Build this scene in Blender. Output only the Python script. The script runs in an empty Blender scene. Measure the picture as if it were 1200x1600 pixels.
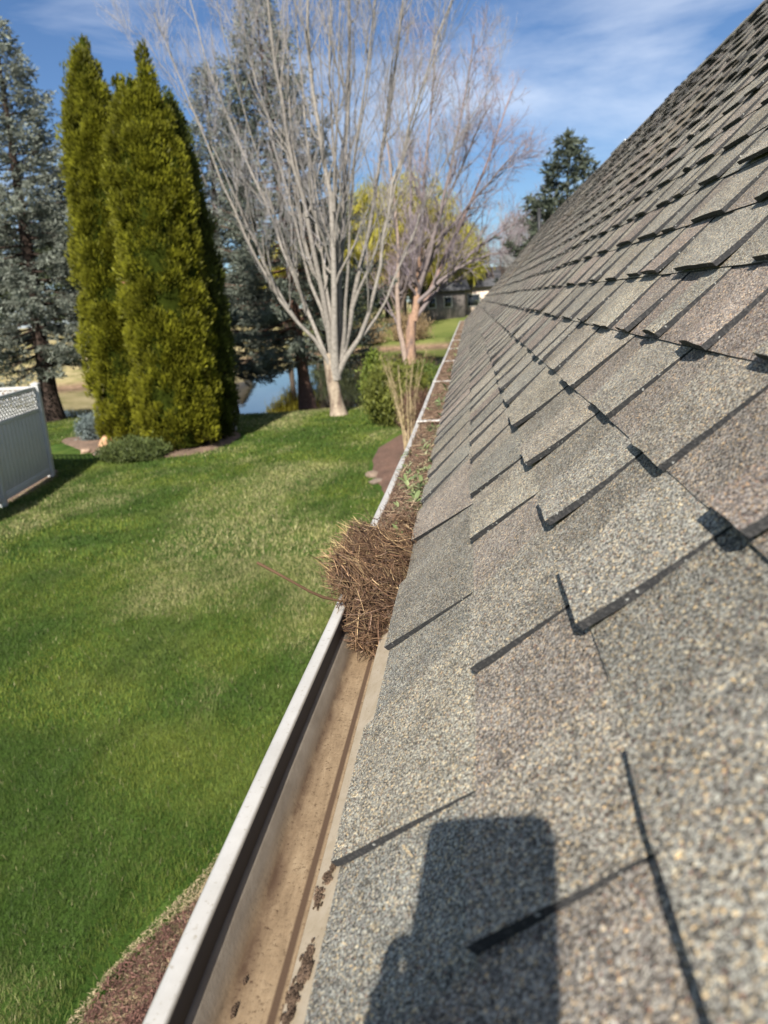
import bpy, math, random
import numpy as np
from mathutils import Vector, Matrix
rng = np.random.default_rng(7)
random.seed(7)
sc = bpy.context.scene
col = sc.collection
PI = math.pi

# ------------------------------------------------------------------ camera, sky, sun, exposure
CZ = 3.0                                     # height of the lens above the lawn
F = 1202.0; ROLL = math.radians(2.0)
v = Vector((135, 335, -F)).normalized()      # the gutter's direction (+Y) seen by the camera
u0 = Vector((-math.sin(ROLL), math.cos(ROLL), 0))
uu = (u0 - v * u0.dot(v)).normalized()
xx = v.cross(uu)
Rcw = Matrix((xx, v, uu))                    # columns of camera axes in world axes
cam_d = bpy.data.cameras.new('camera')
cam = bpy.data.objects.new('camera', cam_d); col.objects.link(cam)
cam.matrix_world = Matrix.Translation((0, 0, CZ)) @ Rcw.to_4x4()
cam_d.sensor_fit = 'VERTICAL'; cam_d.sensor_height = 36; cam_d.sensor_width = 27
cam_d.lens = 36 * F / 1600
cam_d.clip_start = 0.01; cam_d.clip_end = 3000
cam_d.dof.use_dof = True; cam_d.dof.focus_distance = 1.15; cam_d.dof.aperture_fstop = 7.0
sc.camera = cam

SUN_EL = math.radians(38.2); SUN_AZ = math.radians(183.8)
world = bpy.data.worlds.new('World'); sc.world = world; world.use_nodes = True
nt = world.node_tree; nt.nodes.clear()
wo = nt.nodes.new('ShaderNodeOutputWorld'); bg = nt.nodes.new('ShaderNodeBackground')
sky = nt.nodes.new('ShaderNodeTexSky'); sky.sky_type = 'NISHITA'; sky.sun_disc = False
sky.sun_elevation = SUN_EL; sky.sun_rotation = SUN_AZ; sky.ozone_density = 3.2; sky.air_density = 1.0; sky.dust_density = 0.3
bg.inputs['Strength'].default_value = 0.050
tc = nt.nodes.new('ShaderNodeTexCoord'); mp = nt.nodes.new('ShaderNodeMapping')
mp.inputs['Scale'].default_value = (1.0, 1.0, 4.2); mp.inputs['Rotation'].default_value = (0.12, 0.16, 0.5)
mp.inputs['Location'].default_value = (1.3, 0.4, 0.55)
no = nt.nodes.new('ShaderNodeTexNoise'); no.inputs['Scale'].default_value = 1.7; no.inputs['Detail'].default_value = 7
no.inputs['Roughness'].default_value = 0.55; no.inputs['Distortion'].default_value = 0.5
rp = nt.nodes.new('ShaderNodeValToRGB'); rp.color_ramp.elements[0].position = 0.44; rp.color_ramp.elements[1].position = 0.72
rp.color_ramp.elements[1].color = (0.62, 0.62, 0.62, 1)
mx = nt.nodes.new('ShaderNodeMix'); mx.data_type = 'RGBA'; mx.inputs['B'].default_value = (13.5, 14.3, 15.6, 1)
L = nt.links.new
L(tc.outputs['Generated'], mp.inputs['Vector']); L(mp.outputs[0], no.inputs['Vector']); L(no.outputs['Fac'], rp.inputs[0])
L(rp.outputs['Color'], mx.inputs['Factor']); tint = nt.nodes.new('ShaderNodeMix'); tint.data_type = 'RGBA'; tint.blend_type = 'MULTIPLY'; tint.inputs['Factor'].default_value = 1; tint.inputs['B'].default_value = (0.79, 0.95, 1.16, 1)
L(sky.outputs[0], tint.inputs['A']); L(tint.outputs['Result'], mx.inputs['A']); L(mx.outputs['Result'], bg.inputs['Color'])
L(bg.outputs[0], wo.inputs[0])

sun_d = bpy.data.lights.new('sun', 'SUN'); sun_d.energy = 5.0; sun_d.angle = math.radians(0.53); sun_d.color = (1.0, 0.95, 0.87)
sun = bpy.data.objects.new('sun', sun_d); col.objects.link(sun)
LD = Vector((0.0527, 0.7841, -0.6184)).normalized()
sun.rotation_euler = LD.to_track_quat('-Z', 'Y').to_euler(); sun.location = (-2, -20, 20)

sc.view_settings.view_transform = 'Standard'; sc.view_settings.look = 'None'
sc.view_settings.exposure = 0.84; sc.view_settings.gamma = 1.0
sc.cycles.max_bounces = 6; sc.cycles.transparent_max_bounces = 6

# ------------------------------------------------------------------ helpers
def tag(o, label=None, cat=None, group=None, kind=None):
    if label: o['label'] = label
    if cat: o['category'] = cat
    if group: o['group'] = group
    if kind: o['kind'] = kind
    return o

def empty(name, loc, rz=0, **k):
    o = bpy.data.objects.new(name, None); col.objects.link(o)
    o.location = loc; o.rotation_euler = (0, 0, rz); o.empty_display_size = 0.2
    return tag(o, **k)

def mesh_obj(name, V, faces, mat, parent=None, cols=None, smooth=False, loc=None, mats=None, midx=None):
    """faces: int array (M,3) or (M,4), or a list of such arrays"""
    me = bpy.data.meshes.new(name)
    V = np.asarray(V, float)
    if loc is not None: V = V - np.asarray(loc, float)
    fl = faces if isinstance(faces, list) and isinstance(faces[0], np.ndarray) else [faces]
    fl = [np.asarray(f, np.int32) for f in fl if len(f)]
    me.vertices.add(len(V)); me.vertices.foreach_set('co', V.astype(np.float32).ravel())
    li = np.concatenate([f.ravel() for f in fl]); tot = np.concatenate([np.full(len(f), f.shape[1], np.int32) for f in fl])
    st = np.concatenate([[0], np.cumsum(tot)[:-1]]).astype(np.int32)
    me.loops.add(len(li)); me.loops.foreach_set('vertex_index', li)
    me.polygons.add(len(tot)); me.polygons.foreach_set('loop_start', st); me.polygons.foreach_set('loop_total', tot)
    if midx is not None: me.polygons.foreach_set('material_index', np.asarray(midx, np.int32))
    if smooth: me.polygons.foreach_set('use_smooth', np.ones(len(tot), bool))
    if cols is not None:
        a = me.color_attributes.new('col', 'FLOAT_COLOR', 'POINT')
        c = np.ones((len(V), 4), np.float32); c[:, :3] = cols
        a.data.foreach_set('color', c.ravel())
    me.update(calc_edges=True); me.validate()
    for m_ in (mats or [mat]): me.materials.append(m_)
    o = bpy.data.objects.new(name, me); col.objects.link(o)
    if parent is not None: o.parent = parent
    if loc is not None: o.location = loc
    return o

class MB:
    """collects plain shapes into one mesh"""
    def __init__(s): s.V = []; s.F3 = []; s.F4 = []; s.n = 0; s.C = []
    def add(s, V, F, c=(1, 1, 1)):
        V = np.asarray(V, float).reshape(-1, 3); F = np.asarray(F, np.int64)
        (s.F3 if F.shape[1] == 3 else s.F4).append(F + s.n)
        s.V.append(V); s.n += len(V)
        c = np.asarray(c, float); s.C.append(np.broadcast_to(c, (len(V), 3)))
    def box(s, a, b, M=None, bev=0.0, c=(1, 1, 1)):
        a = np.array(a, float); b = np.array(b, float)
        if bev <= 0:
            V = np.array([[x, y, z] for x in (a[0], b[0]) for y in (a[1], b[1]) for z in (a[2], b[2])])
            F = [[0, 1, 3, 2], [4, 6, 7, 5], [0, 4, 5, 1], [2, 3, 7, 6], [0, 2, 6, 4], [1, 5, 7, 3]]
            if M is not None: V = (np.array(M)[:3, :3] @ V.T).T + np.array(M)[:3, 3]
            s.add(V, F, c); return
        import bmesh
        bm = bmesh.new(); bmesh.ops.create_cube(bm, size=1)
        for vv in bm.verts: vv.co = Vector([(a[i] + b[i]) / 2 + vv.co[i] * (b[i] - a[i]) for i in range(3)])
        bmesh.ops.bevel(bm, geom=bm.edges[:], offset=bev, segments=2, affect='EDGES', profile=0.5)
        s.addbm(bm, M, c)
    def addbm(s, bm, M=None, c=(1, 1, 1)):
        import bmesh
        bmesh.ops.triangulate(bm, faces=bm.faces[:]); bm.verts.index_update()
        V = np.array([vv.co[:] for vv in bm.verts]); F = np.array([[x.index for x in f.verts] for f in bm.faces]); bm.free()
        if M is not None: V = (np.array(M)[:3, :3] @ V.T).T + np.array(M)[:3, 3]
        s.add(V, F, c)
    def tubes(s, P, Rd, n=4, c=(1, 1, 1), cap=False):
        V, F = tubes(P, Rd, n); s.add(V, F, c if np.ndim(c) == 1 else np.repeat(c, P.shape[1] * n, 0))
    def build(s, name, mat, parent=None, smooth=False, loc=None):
        fs = []
        if s.F3: fs.append(np.concatenate(s.F3))
        if s.F4: fs.append(np.concatenate(s.F4))
        return mesh_obj(name, np.concatenate(s.V), fs, mat, parent, np.concatenate(s.C), smooth, loc)

def tubes(P, Rd, n=4):
    """P (N,K,3) polylines, Rd (N,K) radii -> verts, quads"""
    P = np.asarray(P, float); N, K, _ = P.shape
    T = np.gradient(P, axis=1); T /= np.linalg.norm(T, axis=2, keepdims=True) + 1e-9
    ref = np.where(np.abs(T[:, :1, 2:3]) > 0.8, np.array([1., 0, 0]), np.array([0, 0, 1.]))
    A = np.cross(T, np.broadcast_to(ref, T.shape)); A /= np.linalg.norm(A, axis=2, keepdims=True) + 1e-9
    B = np.cross(T, A)
    th = np.arange(n) * 2 * PI / n
    V = P[:, :, None] + Rd[:, :, None, None] * (A[:, :, None] * np.cos(th)[None, None, :, None] + B[:, :, None] * np.sin(th)[None, None, :, None])
    idx = np.arange(N * K * n).reshape(N, K, n)
    a = idx[:, :-1]; b = idx[:, 1:]
    F = np.stack([a, np.roll(a, -1, 2), np.roll(b, -1, 2), b], -1).reshape(-1, 4)
    return V.reshape(-1, 3), F

def smoothstep(a, b, x):
    t = np.clip((x - a) / (b - a), 0, 1); return t * t * (3 - 2 * t)

# cheap value noise in numpy
_tab = rng.random((64, 64))
def vnoise(x, y):
    x = np.asarray(x, float); y = np.asarray(y, float)
    xi = np.floor(x).astype(int); yi = np.floor(y).astype(int); fx = x - xi; fy = y - yi
    fx = fx * fx * (3 - 2 * fx); fy = fy * fy * (3 - 2 * fy)
    g = lambda i, j: _tab[i % 64, j % 64]
    return (g(xi, yi) * (1 - fx) + g(xi + 1, yi) * fx) * (1 - fy) + (g(xi, yi + 1) * (1 - fx) + g(xi + 1, yi + 1) * fx) * fy

# ------------------------------------------------------------------ materials
def mat_new(name):
    m = bpy.data.materials.new(name); m.use_nodes = True
    n = m.node_tree; b = n.nodes['Principled BSDF']
    return m, n, b

def N(nt, t, **kw):
    nd = nt.nodes.new(t)
    for k, val in kw.items():
        if k in nd.inputs: nd.inputs[k].default_value = val
        else: setattr(nd, k, val)
    return nd

def ramp(nt, stops, fac=None, interp='LINEAR'):
    r = nt.nodes.new('ShaderNodeValToRGB'); cr = r.color_ramp; cr.interpolation = interp
    while len(cr.elements) < len(stops): cr.elements.new(0.5)
    for e, (p, c) in zip(cr.elements, stops):
        e.position = p; e.color = (*c, 1) if len(c) == 3 else c
    if fac is not None: nt.links.new(fac, r.inputs[0])
    return r

def mixc(nt, a, b, fac, mode='MIX'):
    m = nt.nodes.new('ShaderNodeMix'); m.data_type = 'RGBA'; m.blend_type = mode
    for nm, s in (('A', a), ('B', b), ('Factor', fac)):
        if isinstance(s, (tuple, list)): m.inputs[nm].default_value = (*s, 1)
        elif isinstance(s, (int, float)): m.inputs[nm].default_value = s
        else: nt.links.new(s, m.inputs[nm])
    return m.outputs['Result']

def coord(nt, scale=(1, 1, 1), rot=(0, 0, 0)):
    t = nt.nodes.new('ShaderNodeTexCoord'); m = nt.nodes.new('ShaderNodeMapping')
    m.inputs['Scale'].default_value = scale; m.inputs['Rotation'].default_value = rot
    nt.links.new(t.outputs['Object'], m.inputs[0]); return m.outputs[0]

def noise(nt, vec, scale, detail=4, rough=0.55, dist=0.0):
    n_ = N(nt, 'ShaderNodeTexNoise', Scale=scale, Detail=detail, Roughness=rough, Distortion=dist)
    nt.links.new(vec, n_.inputs['Vector']); return n_.outputs['Fac']

def bump(nt, b, h, strength, dist):
    bp = N(nt, 'ShaderNodeBump', Strength=strength, Distance=dist)
    nt.links.new(h, bp.inputs['Height']); nt.links.new(bp.outputs[0], b.inputs['Normal'])

def simple(name, c, rough=0.6, var=0.25, scale=8.0, metal=0.0, spec=0.3, bmp=0.0, detail=4):
    m, n, b = mat_new(name)
    vec = coord(n); f = noise(n, vec, scale, detail)
    r = ramp(n, [(0.3, tuple(x * (1 - var) for x in c)), (0.7, tuple(min(1, x * (1 + var)) for x in c))], f)
    n.links.new(r.outputs[0], b.inputs['Base Color'])
    b.inputs['Roughness'].default_value = rough; b.inputs['Metallic'].default_value = metal
    b.inputs['Specular IOR Level'].default_value = spec
    if bmp: bump(n, b, f, 0.5, bmp)
    return m

def vcol(name, rough=0.6, spec=0.2, trans=0.0, sc_=None, var=0.3):
    """colour comes from the mesh's own per-piece colour attribute, with small procedural variation"""
    m, n, b = mat_new(name)
    a = n.nodes.new('ShaderNodeVertexColor'); a.layer_name = 'col'
    src = a.outputs['Color']
    if sc_:
        f = noise(n, coord(n), sc_, 3)
        r = ramp(n, [(0.25, (1 - var,) * 3), (0.75, (1 + var,) * 3)], f)
        src = mixc(n, src, r.outputs[0], 1.0, 'MULTIPLY')
    n.links.new(src, b.inputs['Base Color'])
    b.inputs['Roughness'].default_value = rough; b.inputs['Specular IOR Level'].default_value = spec
    if trans > 0:
        o = n.nodes['Material Output']; t = n.nodes.new('ShaderNodeBsdfTranslucent'); ms = n.nodes.new('ShaderNodeMixShader')
        ms.inputs[0].default_value = trans
        n.links.new(src, t.inputs['Color']); n.links.new(b.outputs[0], ms.inputs[1]); n.links.new(t.outputs[0], ms.inputs[2])
        n.links.new(ms.outputs[0], o.inputs['Surface'])
    return m

M_leaf = vcol('foliage', 0.55, 0.25, 0.25)
M_core = vcol('painted inner shade', 1.0, 0.0, 0, 9, 0.6)
M_grassblade = vcol('grass blade', 0.6, 0.2, 0.3)
M_needle = vcol('dry needle', 0.7, 0.15, 0.0)
M_bark = vcol('bark', 0.85, 0.1, 0, 14, 0.35)
M_dirt = vcol('litter', 0.9, 0.1, 0, 60, 0.4)

# shingle granules
def shingle_mat():
    m, n, b = mat_new('asphalt shingle granules')
    a = n.nodes.new('ShaderNodeVertexColor'); a.layer_name = 'col'
    vec = coord(n)
    vo = N(n, 'ShaderNodeTexVoronoi', Scale=780.0); n.links.new(vec, vo.inputs['Vector'])
    sp = n.nodes.new('ShaderNodeSeparateColor'); n.links.new(vo.outputs['Color'], sp.inputs[0])
    gr = ramp(n, [(0.0, (0.14, 0.14, 0.145)), (0.12, (0.36, 0.34, 0.33)), (0.28, (0.66, 0.61, 0.55)), (0.46, (1.0, 0.97, 0.92)),
                  (0.62, (1.35, 1.38, 1.36)), (0.78, (2.1, 2.08, 1.95)), (0.92, (2.5, 2.0, 1.35)), (0.98, (1.1, 0.62, 0.50))], sp.outputs[0], 'CONSTANT')
    vo2 = N(n, 'ShaderNodeTexVoronoi', Scale=430.0); n.links.new(vec, vo2.inputs['Vector'])
    sp2 = n.nodes.new('ShaderNodeSeparateColor'); n.links.new(vo2.outputs['Color'], sp2.inputs[0])
    g2 = ramp(n, [(0.0, (0.72, 0.72, 0.74)), (0.35, (0.95, 0.95, 0.95)), (0.75, (1.12, 1.14, 1.14)), (0.93, (1.5, 1.32, 1.05))], sp2.outputs[1], 'CONSTANT')
    c = mixc(n, a.outputs['Color'], gr.outputs[0], 1.0, 'MULTIPLY')
    c = mixc(n, c, g2.outputs[0], 1.0, 'MULTIPLY')
    big = noise(n, vec, 5.0, 5, 0.6)
    rb = ramp(n, [(0.3, (0.8, 0.79, 0.78)), (0.7, (1.15, 1.14, 1.12))], big)
    c = mixc(n, c, rb.outputs[0], 1.0, 'MULTIPLY')
    st = noise(n, coord(n, (3, 1.2, 3)), 14.0, 4, 0.6)
    rs = ramp(n, [(0.35, (0.86, 0.86, 0.86)), (0.6, (1.04, 1.04, 1.04))], st)
    c = mixc(n, c, rs.outputs[0], 1.0, 'MULTIPLY')
    n.links.new(c, b.inputs['Base Color'])
    b.inputs['Roughness'].default_value = 0.9; b.inputs['Specular IOR Level'].default_value = 0.15
    inv = N(n, 'ShaderNodeMath', operation='SUBTRACT'); inv.inputs[0].default_value = 1.0
    n.links.new(vo.outputs['Distance'], inv.inputs[1])
    bump(n, b, inv.outputs[0], 0.45, 0.0008)
    return m
M_shingle = shingle_mat()

def edge_mat():
    m, n, b = mat_new('shingle cut edge')
    vec = coord(n)
    vo = N(n, 'ShaderNodeTexVoronoi', Scale=420.0); n.links.new(vec, vo.inputs['Vector'])
    sp = n.nodes.new('ShaderNodeSeparateColor'); n.links.new(vo.outputs['Color'], sp.inputs[0])
    gr = ramp(n, [(0.0, (0.022, 0.022, 0.023)), (0.7, (0.045, 0.043, 0.042)), (0.985, (0.3, 0.3, 0.28))], sp.outputs[0], 'CONSTANT')
    n.links.new(gr.outputs[0], b.inputs['Base Color']); b.inputs['Roughness'].default_value = 0.85
    bump(n, b, vo.outputs['Distance'], 0.8, 0.001)
    return m
M_edge = edge_mat()

# ------------------------------------------------------------------ terrain, pond
def ground_z(x, y):
    x = np.asarray(x, float); y = np.asarray(y, float)
    near = 24.3 + 0.9 * np.sin(x * 0.35 + 1.0) + 0.5 * (vnoise(x * 0.7, 3.3) - 0.5)
    near = near + np.where(x > -3, (x + 3) * 0.35, 0)
    far = 62 - 19 * smoothstep(-15, -23, x) - 5 * smoothstep(-30, -60, x) + 1.5 * (vnoise(x * 0.4, 9.0) - 0.5)
    d = np.minimum(y - near, far - y)                      # >0 inside the pond
    z = -1.15 * smoothstep(-0.6, 2.8, np.where(y - near < far - y, d, d))
    hill = 1.35 * smoothstep(far, far + 15, y) + 0.0 * x
    z = np.where(y > far, z * 1.0 + hill, z)
    rise_left = 0.9 * smoothstep(far, far + 10, y) * smoothstep(-15, -28, x)
    z = z + rise_left
    z = z + 0.05 * (vnoise(x * 0.25, y * 0.25) - 0.5) * smoothstep(2, 6, y)
    return z

def lawn_mat():
    m, n, b = mat_new('lawn soil and thatch')
    vec = coord(n)
    big = noise(n, vec, 0.55, 5, 0.6, 0.4); mid = noise(n, coord(n, (2.4, 1, 1)), 1.6, 5, 0.65); fine = noise(n, vec, 38.0, 5, 0.75)
    c1 = ramp(n, [(0.28, (0.038, 0.080, 0.014)), (0.5, (0.062, 0.115, 0.020)), (0.66, (0.12, 0.16, 0.035)), (0.8, (0.26, 0.25, 0.09))], big).outputs[0]
    c2 = ramp(n, [(0.3, (0.55, 0.62, 0.5)), (0.7, (1.4, 1.3, 1.35))], mid).outputs[0]
    c3 = ramp(n, [(0.25, (0.35, 0.4, 0.35)), (0.75, (1.6, 1.55, 1.6))], fine).outputs[0]
    c = mixc(n, mixc(n, c1, c2, 1.0, 'MULTIPLY'), c3, 1.0, 'MULTIPLY')
    # the far bank is drier; soil near the water
    t = n.nodes.new('ShaderNodeTexCoord'); sx = n.nodes.new('ShaderNodeSeparateXYZ'); n.links.new(t.outputs['Object'], sx.inputs[0])
    mr = N(n, 'ShaderNodeMapRange'); n.links.new(sx.outputs[1], mr.inputs[0]); mr.inputs[1].default_value = 34; mr.inputs[2].default_value = 40
    fx = N(n, 'ShaderNodeMapRange'); n.links.new(sx.outputs[0], fx.inputs[0]); fx.inputs[1].default_value = -12; fx.inputs[2].default_value = -17
    dry = ramp(n, [(0.3, (0.13, 0.14, 0.04)), (0.5, (0.33, 0.27, 0.13)), (0.75, (0.50, 0.41, 0.23))], noise(n, vec, 0.5, 5, 0.7)).outputs[0]
    grn = ramp(n, [(0.3, (0.10, 0.13, 0.03)), (0.7, (0.19, 0.20, 0.06))], noise(n, vec, 0.3, 5, 0.7)).outputs[0]
    farc = mixc(n, grn, dry, fx.outputs[0])
    c = mixc(n, c, farc, mr.outputs[0])
    mz = N(n, 'ShaderNodeMapRange'); n.links.new(sx.outputs[2], mz.inputs[0]); mz.inputs[1].default_value = -0.12; mz.inputs[2].default_value = -0.4
    soil = ramp(n, [(0.3, (0.13, 0.085, 0.05)), (0.7, (0.30, 0.20, 0.13))], noise(n, vec, 3, 5, 0.7)).outputs[0]
    c = mixc(n, c, soil, mz.outputs[0])
    n.links.new(c, b.inputs['Base Color']); b.inputs['Roughness'].default_value = 0.95; b.inputs['Specular IOR Level'].default_value = 0.1
    bump(n, b, fine, 0.8, 0.03)
    return m

def grid(xs, ys, zf):
    X, Y = np.meshgrid(xs, ys, indexing='ij'); Z = zf(X, Y)
    V = np.stack([X, Y, Z], -1).reshape(-1, 3)
    i = np.arange(len(xs) * len(ys)).reshape(len(xs), len(ys))
    Fq = np.stack([i[:-1, :-1], i[1:, :-1], i[1:, 1:], i[:-1, 1:]], -1).reshape(-1, 4)
    return V, Fq
xs = np.unique(np.concatenate([[-1500, -700, -300, -180], np.linspace(-120, -40, 41), np.linspace(-40, 6, 116), np.linspace(6, 60, 28), [120, 300, 700, 1500]]))
ys = np.unique(np.concatenate([[-300, -80, -20], np.linspace(-5, 20, 40), np.linspace(20, 32, 60), np.linspace(32, 90, 90), np.linspace(90, 160, 20), [250, 500, 1000, 2200]]))
V_, F_ = grid(xs, ys, ground_z)
tag(mesh_obj('lawn', V_, F_, lawn_mat(), smooth=True), kind='structure')

def water_mat():
    m, n, b = mat_new('pond water')
    b.inputs['Base Color'].default_value = (0.012, 0.016, 0.012, 1); b.inputs['Roughness'].default_value = 0.03
    b.inputs['Specular IOR Level'].default_value = 0.7; b.inputs['IOR'].default_value = 1.33
    w = noise(n, coord(n, (1, 0.35, 1)), 2.2, 4, 0.5)
    bump(n, b, w, 0.10, 0.03)
    return m
Vw = [[-140, 22, -0.5], [40, 22, -0.5], [40, 72, -0.5], [-140, 72, -0.5]]
tag(mesh_obj('pond', Vw, [[0, 1, 2, 3]], water_mat()), kind='structure')

# mulch beds: low mounds that stand on the lawn
def outline_bed(name, pts, h, mat, zoff=0.02):
    from mathutils.geometry import tessellate_polygon
    pts = np.array(pts, float)
    # smooth closed outline
    for _ in range(3):
        nx = np.roll(pts, -1, 0); pts = np.stack([pts * 0.75 + nx * 0.25, pts * 0.25 + nx * 0.75], 1).reshape(-1, 2)
    pts += (rng.random(pts.shape) - 0.5) * 0.05
    c = pts.mean(0); rings = [1.0, 0.93, 0.8, 0.6, 0.35, 0.1]; V = []
    for r in rings:
        p = c + (pts - c) * r
        z = ground_z(p[:, 0], p[:, 1]) + (-0.05 if r == 1.0 else zoff + h * (1 - r ** 2.2)) + (0 if r == 1.0 else 1) * 0.02 * vnoise(p[:, 0] * 6, p[:, 1] * 6)
        V.append(np.column_stack([p, z]))
    n_ = len(pts); V.append(np.array([[c[0], c[1], float(ground_z(c[0], c[1])) + zoff + h]])); V = np.concatenate(V)
    Fq = [[k * n_ + i, k * n_ + (i + 1) % n_, (k + 1) * n_ + (i + 1) % n_, (k + 1) * n_ + i] for k in range(len(rings) - 1) for i in range(n_)]
    k = len(rings) - 1; Ft = [[k * n_ + i, k * n_ + (i + 1) % n_, len(V) - 1] for i in range(n_)]
    return tag(mesh_obj(name, V, [np.array(Fq), np.array(Ft)], mat, smooth=True), kind='structure')

def mulch_mat(name, a, b_, c_):
    m, n, b = mat_new(name)
    vec = coord(n); f = noise(n, vec, 30, 6, 0.75, 1.0); g = noise(n, vec, 2.5, 4)
    c1 = ramp(n, [(0.3, a), (0.5, b_), (0.72, c_)], f).outputs[0]
    c2 = ramp(n, [(0.3, (0.7, 0.7, 0.7)), (0.7, (1.25, 1.2, 1.2))], g).outputs[0]
    n.links.new(mixc(n, c1, c2, 1, 'MULTIPLY'), b.inputs['Base Color']); b.inputs['Roughness'].default_value = 0.95
    bump(n, b, f, 1.0, 0.03); return m
M_mulch = mulch_mat('red brown bark mulch', (0.035, 0.016, 0.012), (0.11, 0.055, 0.038), (0.28, 0.17, 0.12))
M_mound = mulch_mat('mulch brightened for sun', (0.06, 0.03, 0.02), (0.16, 0.09, 0.06), (0.32, 0.21, 0.15))  # bark mulch colours raised to paint in sunlight on the mound
M_straw = mulch_mat('dry straw edge', (0.12, 0.085, 0.04), (0.30, 0.22, 0.12), (0.55, 0.44, 0.28))
M_bed2 = mulch_mat('pinkish bark soil', (0.08, 0.05, 0.035), (0.20, 0.135, 0.09), (0.36, 0.26, 0.19))
# the strip along the house: dead straw margin under the mulch
def strip(name, xl, xr, y0, y1, z, mat, amp=0.03, zr=None):
    yy = np.linspace(y0, y1, 200)
    xa = xl(yy) + amp * (vnoise(yy * 6, 1.5) - 0.5) * 2 + amp * 0.6 * (vnoise(yy * 19, 7.5) - 0.5) * 2
    V = []
    for t in np.linspace(0, 1, 8):
        x = xa * (1 - t) + xr * t
        V.append(np.column_stack([x, yy, ground_z(x, yy) + (z if t > 0 else -0.02) + 0.012 * vnoise(x * 9, yy * 9)]))
    V = np.concatenate(V); i = np.arange(len(V)).reshape(8, 200)
    Fq = np.stack([i[:-1, :-1], i[1:, :-1], i[1:, 1:], i[:-1, 1:]], -1).reshape(-1, 4)
    return tag(mesh_obj(name, V, Fq, mat, smooth=True), kind='structure')
edge = lambda y: -1.98 + 0.42 * smoothstep(2.4, 4.0, y) + 0.35 * smoothstep(4, 7, y)
strip('straw_margin', edge, 0.2, -3, 12.5, 0.008, M_straw, 0.05)
strip('mulch_bed', lambda y: edge(y) + 0.16 + 0.05 * np.sin(y * 3), 0.22, -3, 12.8, 0.03, M_mulch, 0.05)
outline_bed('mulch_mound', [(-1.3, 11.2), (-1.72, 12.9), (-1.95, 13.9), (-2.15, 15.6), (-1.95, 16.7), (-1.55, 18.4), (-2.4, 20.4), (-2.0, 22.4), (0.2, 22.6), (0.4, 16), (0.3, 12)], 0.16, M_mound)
outline_bed('bark_bed', [(-11.4, 19.6), (-10.4, 18.5), (-9.3, 17.3), (-8.6, 16.9), (-7.2, 16.1), (-6.2, 16.3), (-5.75, 17.1), (-5.75, 19.2), (-6.9, 20.4), (-9.0, 20.6), (-10.6, 20.2)], 0.07, M_bed2)
outline_bed('shaded_soil', [(-8.2, 12.1), (-8.45, 15.0), (-9.3, 15.9), (-13, 16.4), (-13, 11), (-8.6, 11)], 0.02, M_bed2, 0.0)

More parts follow.
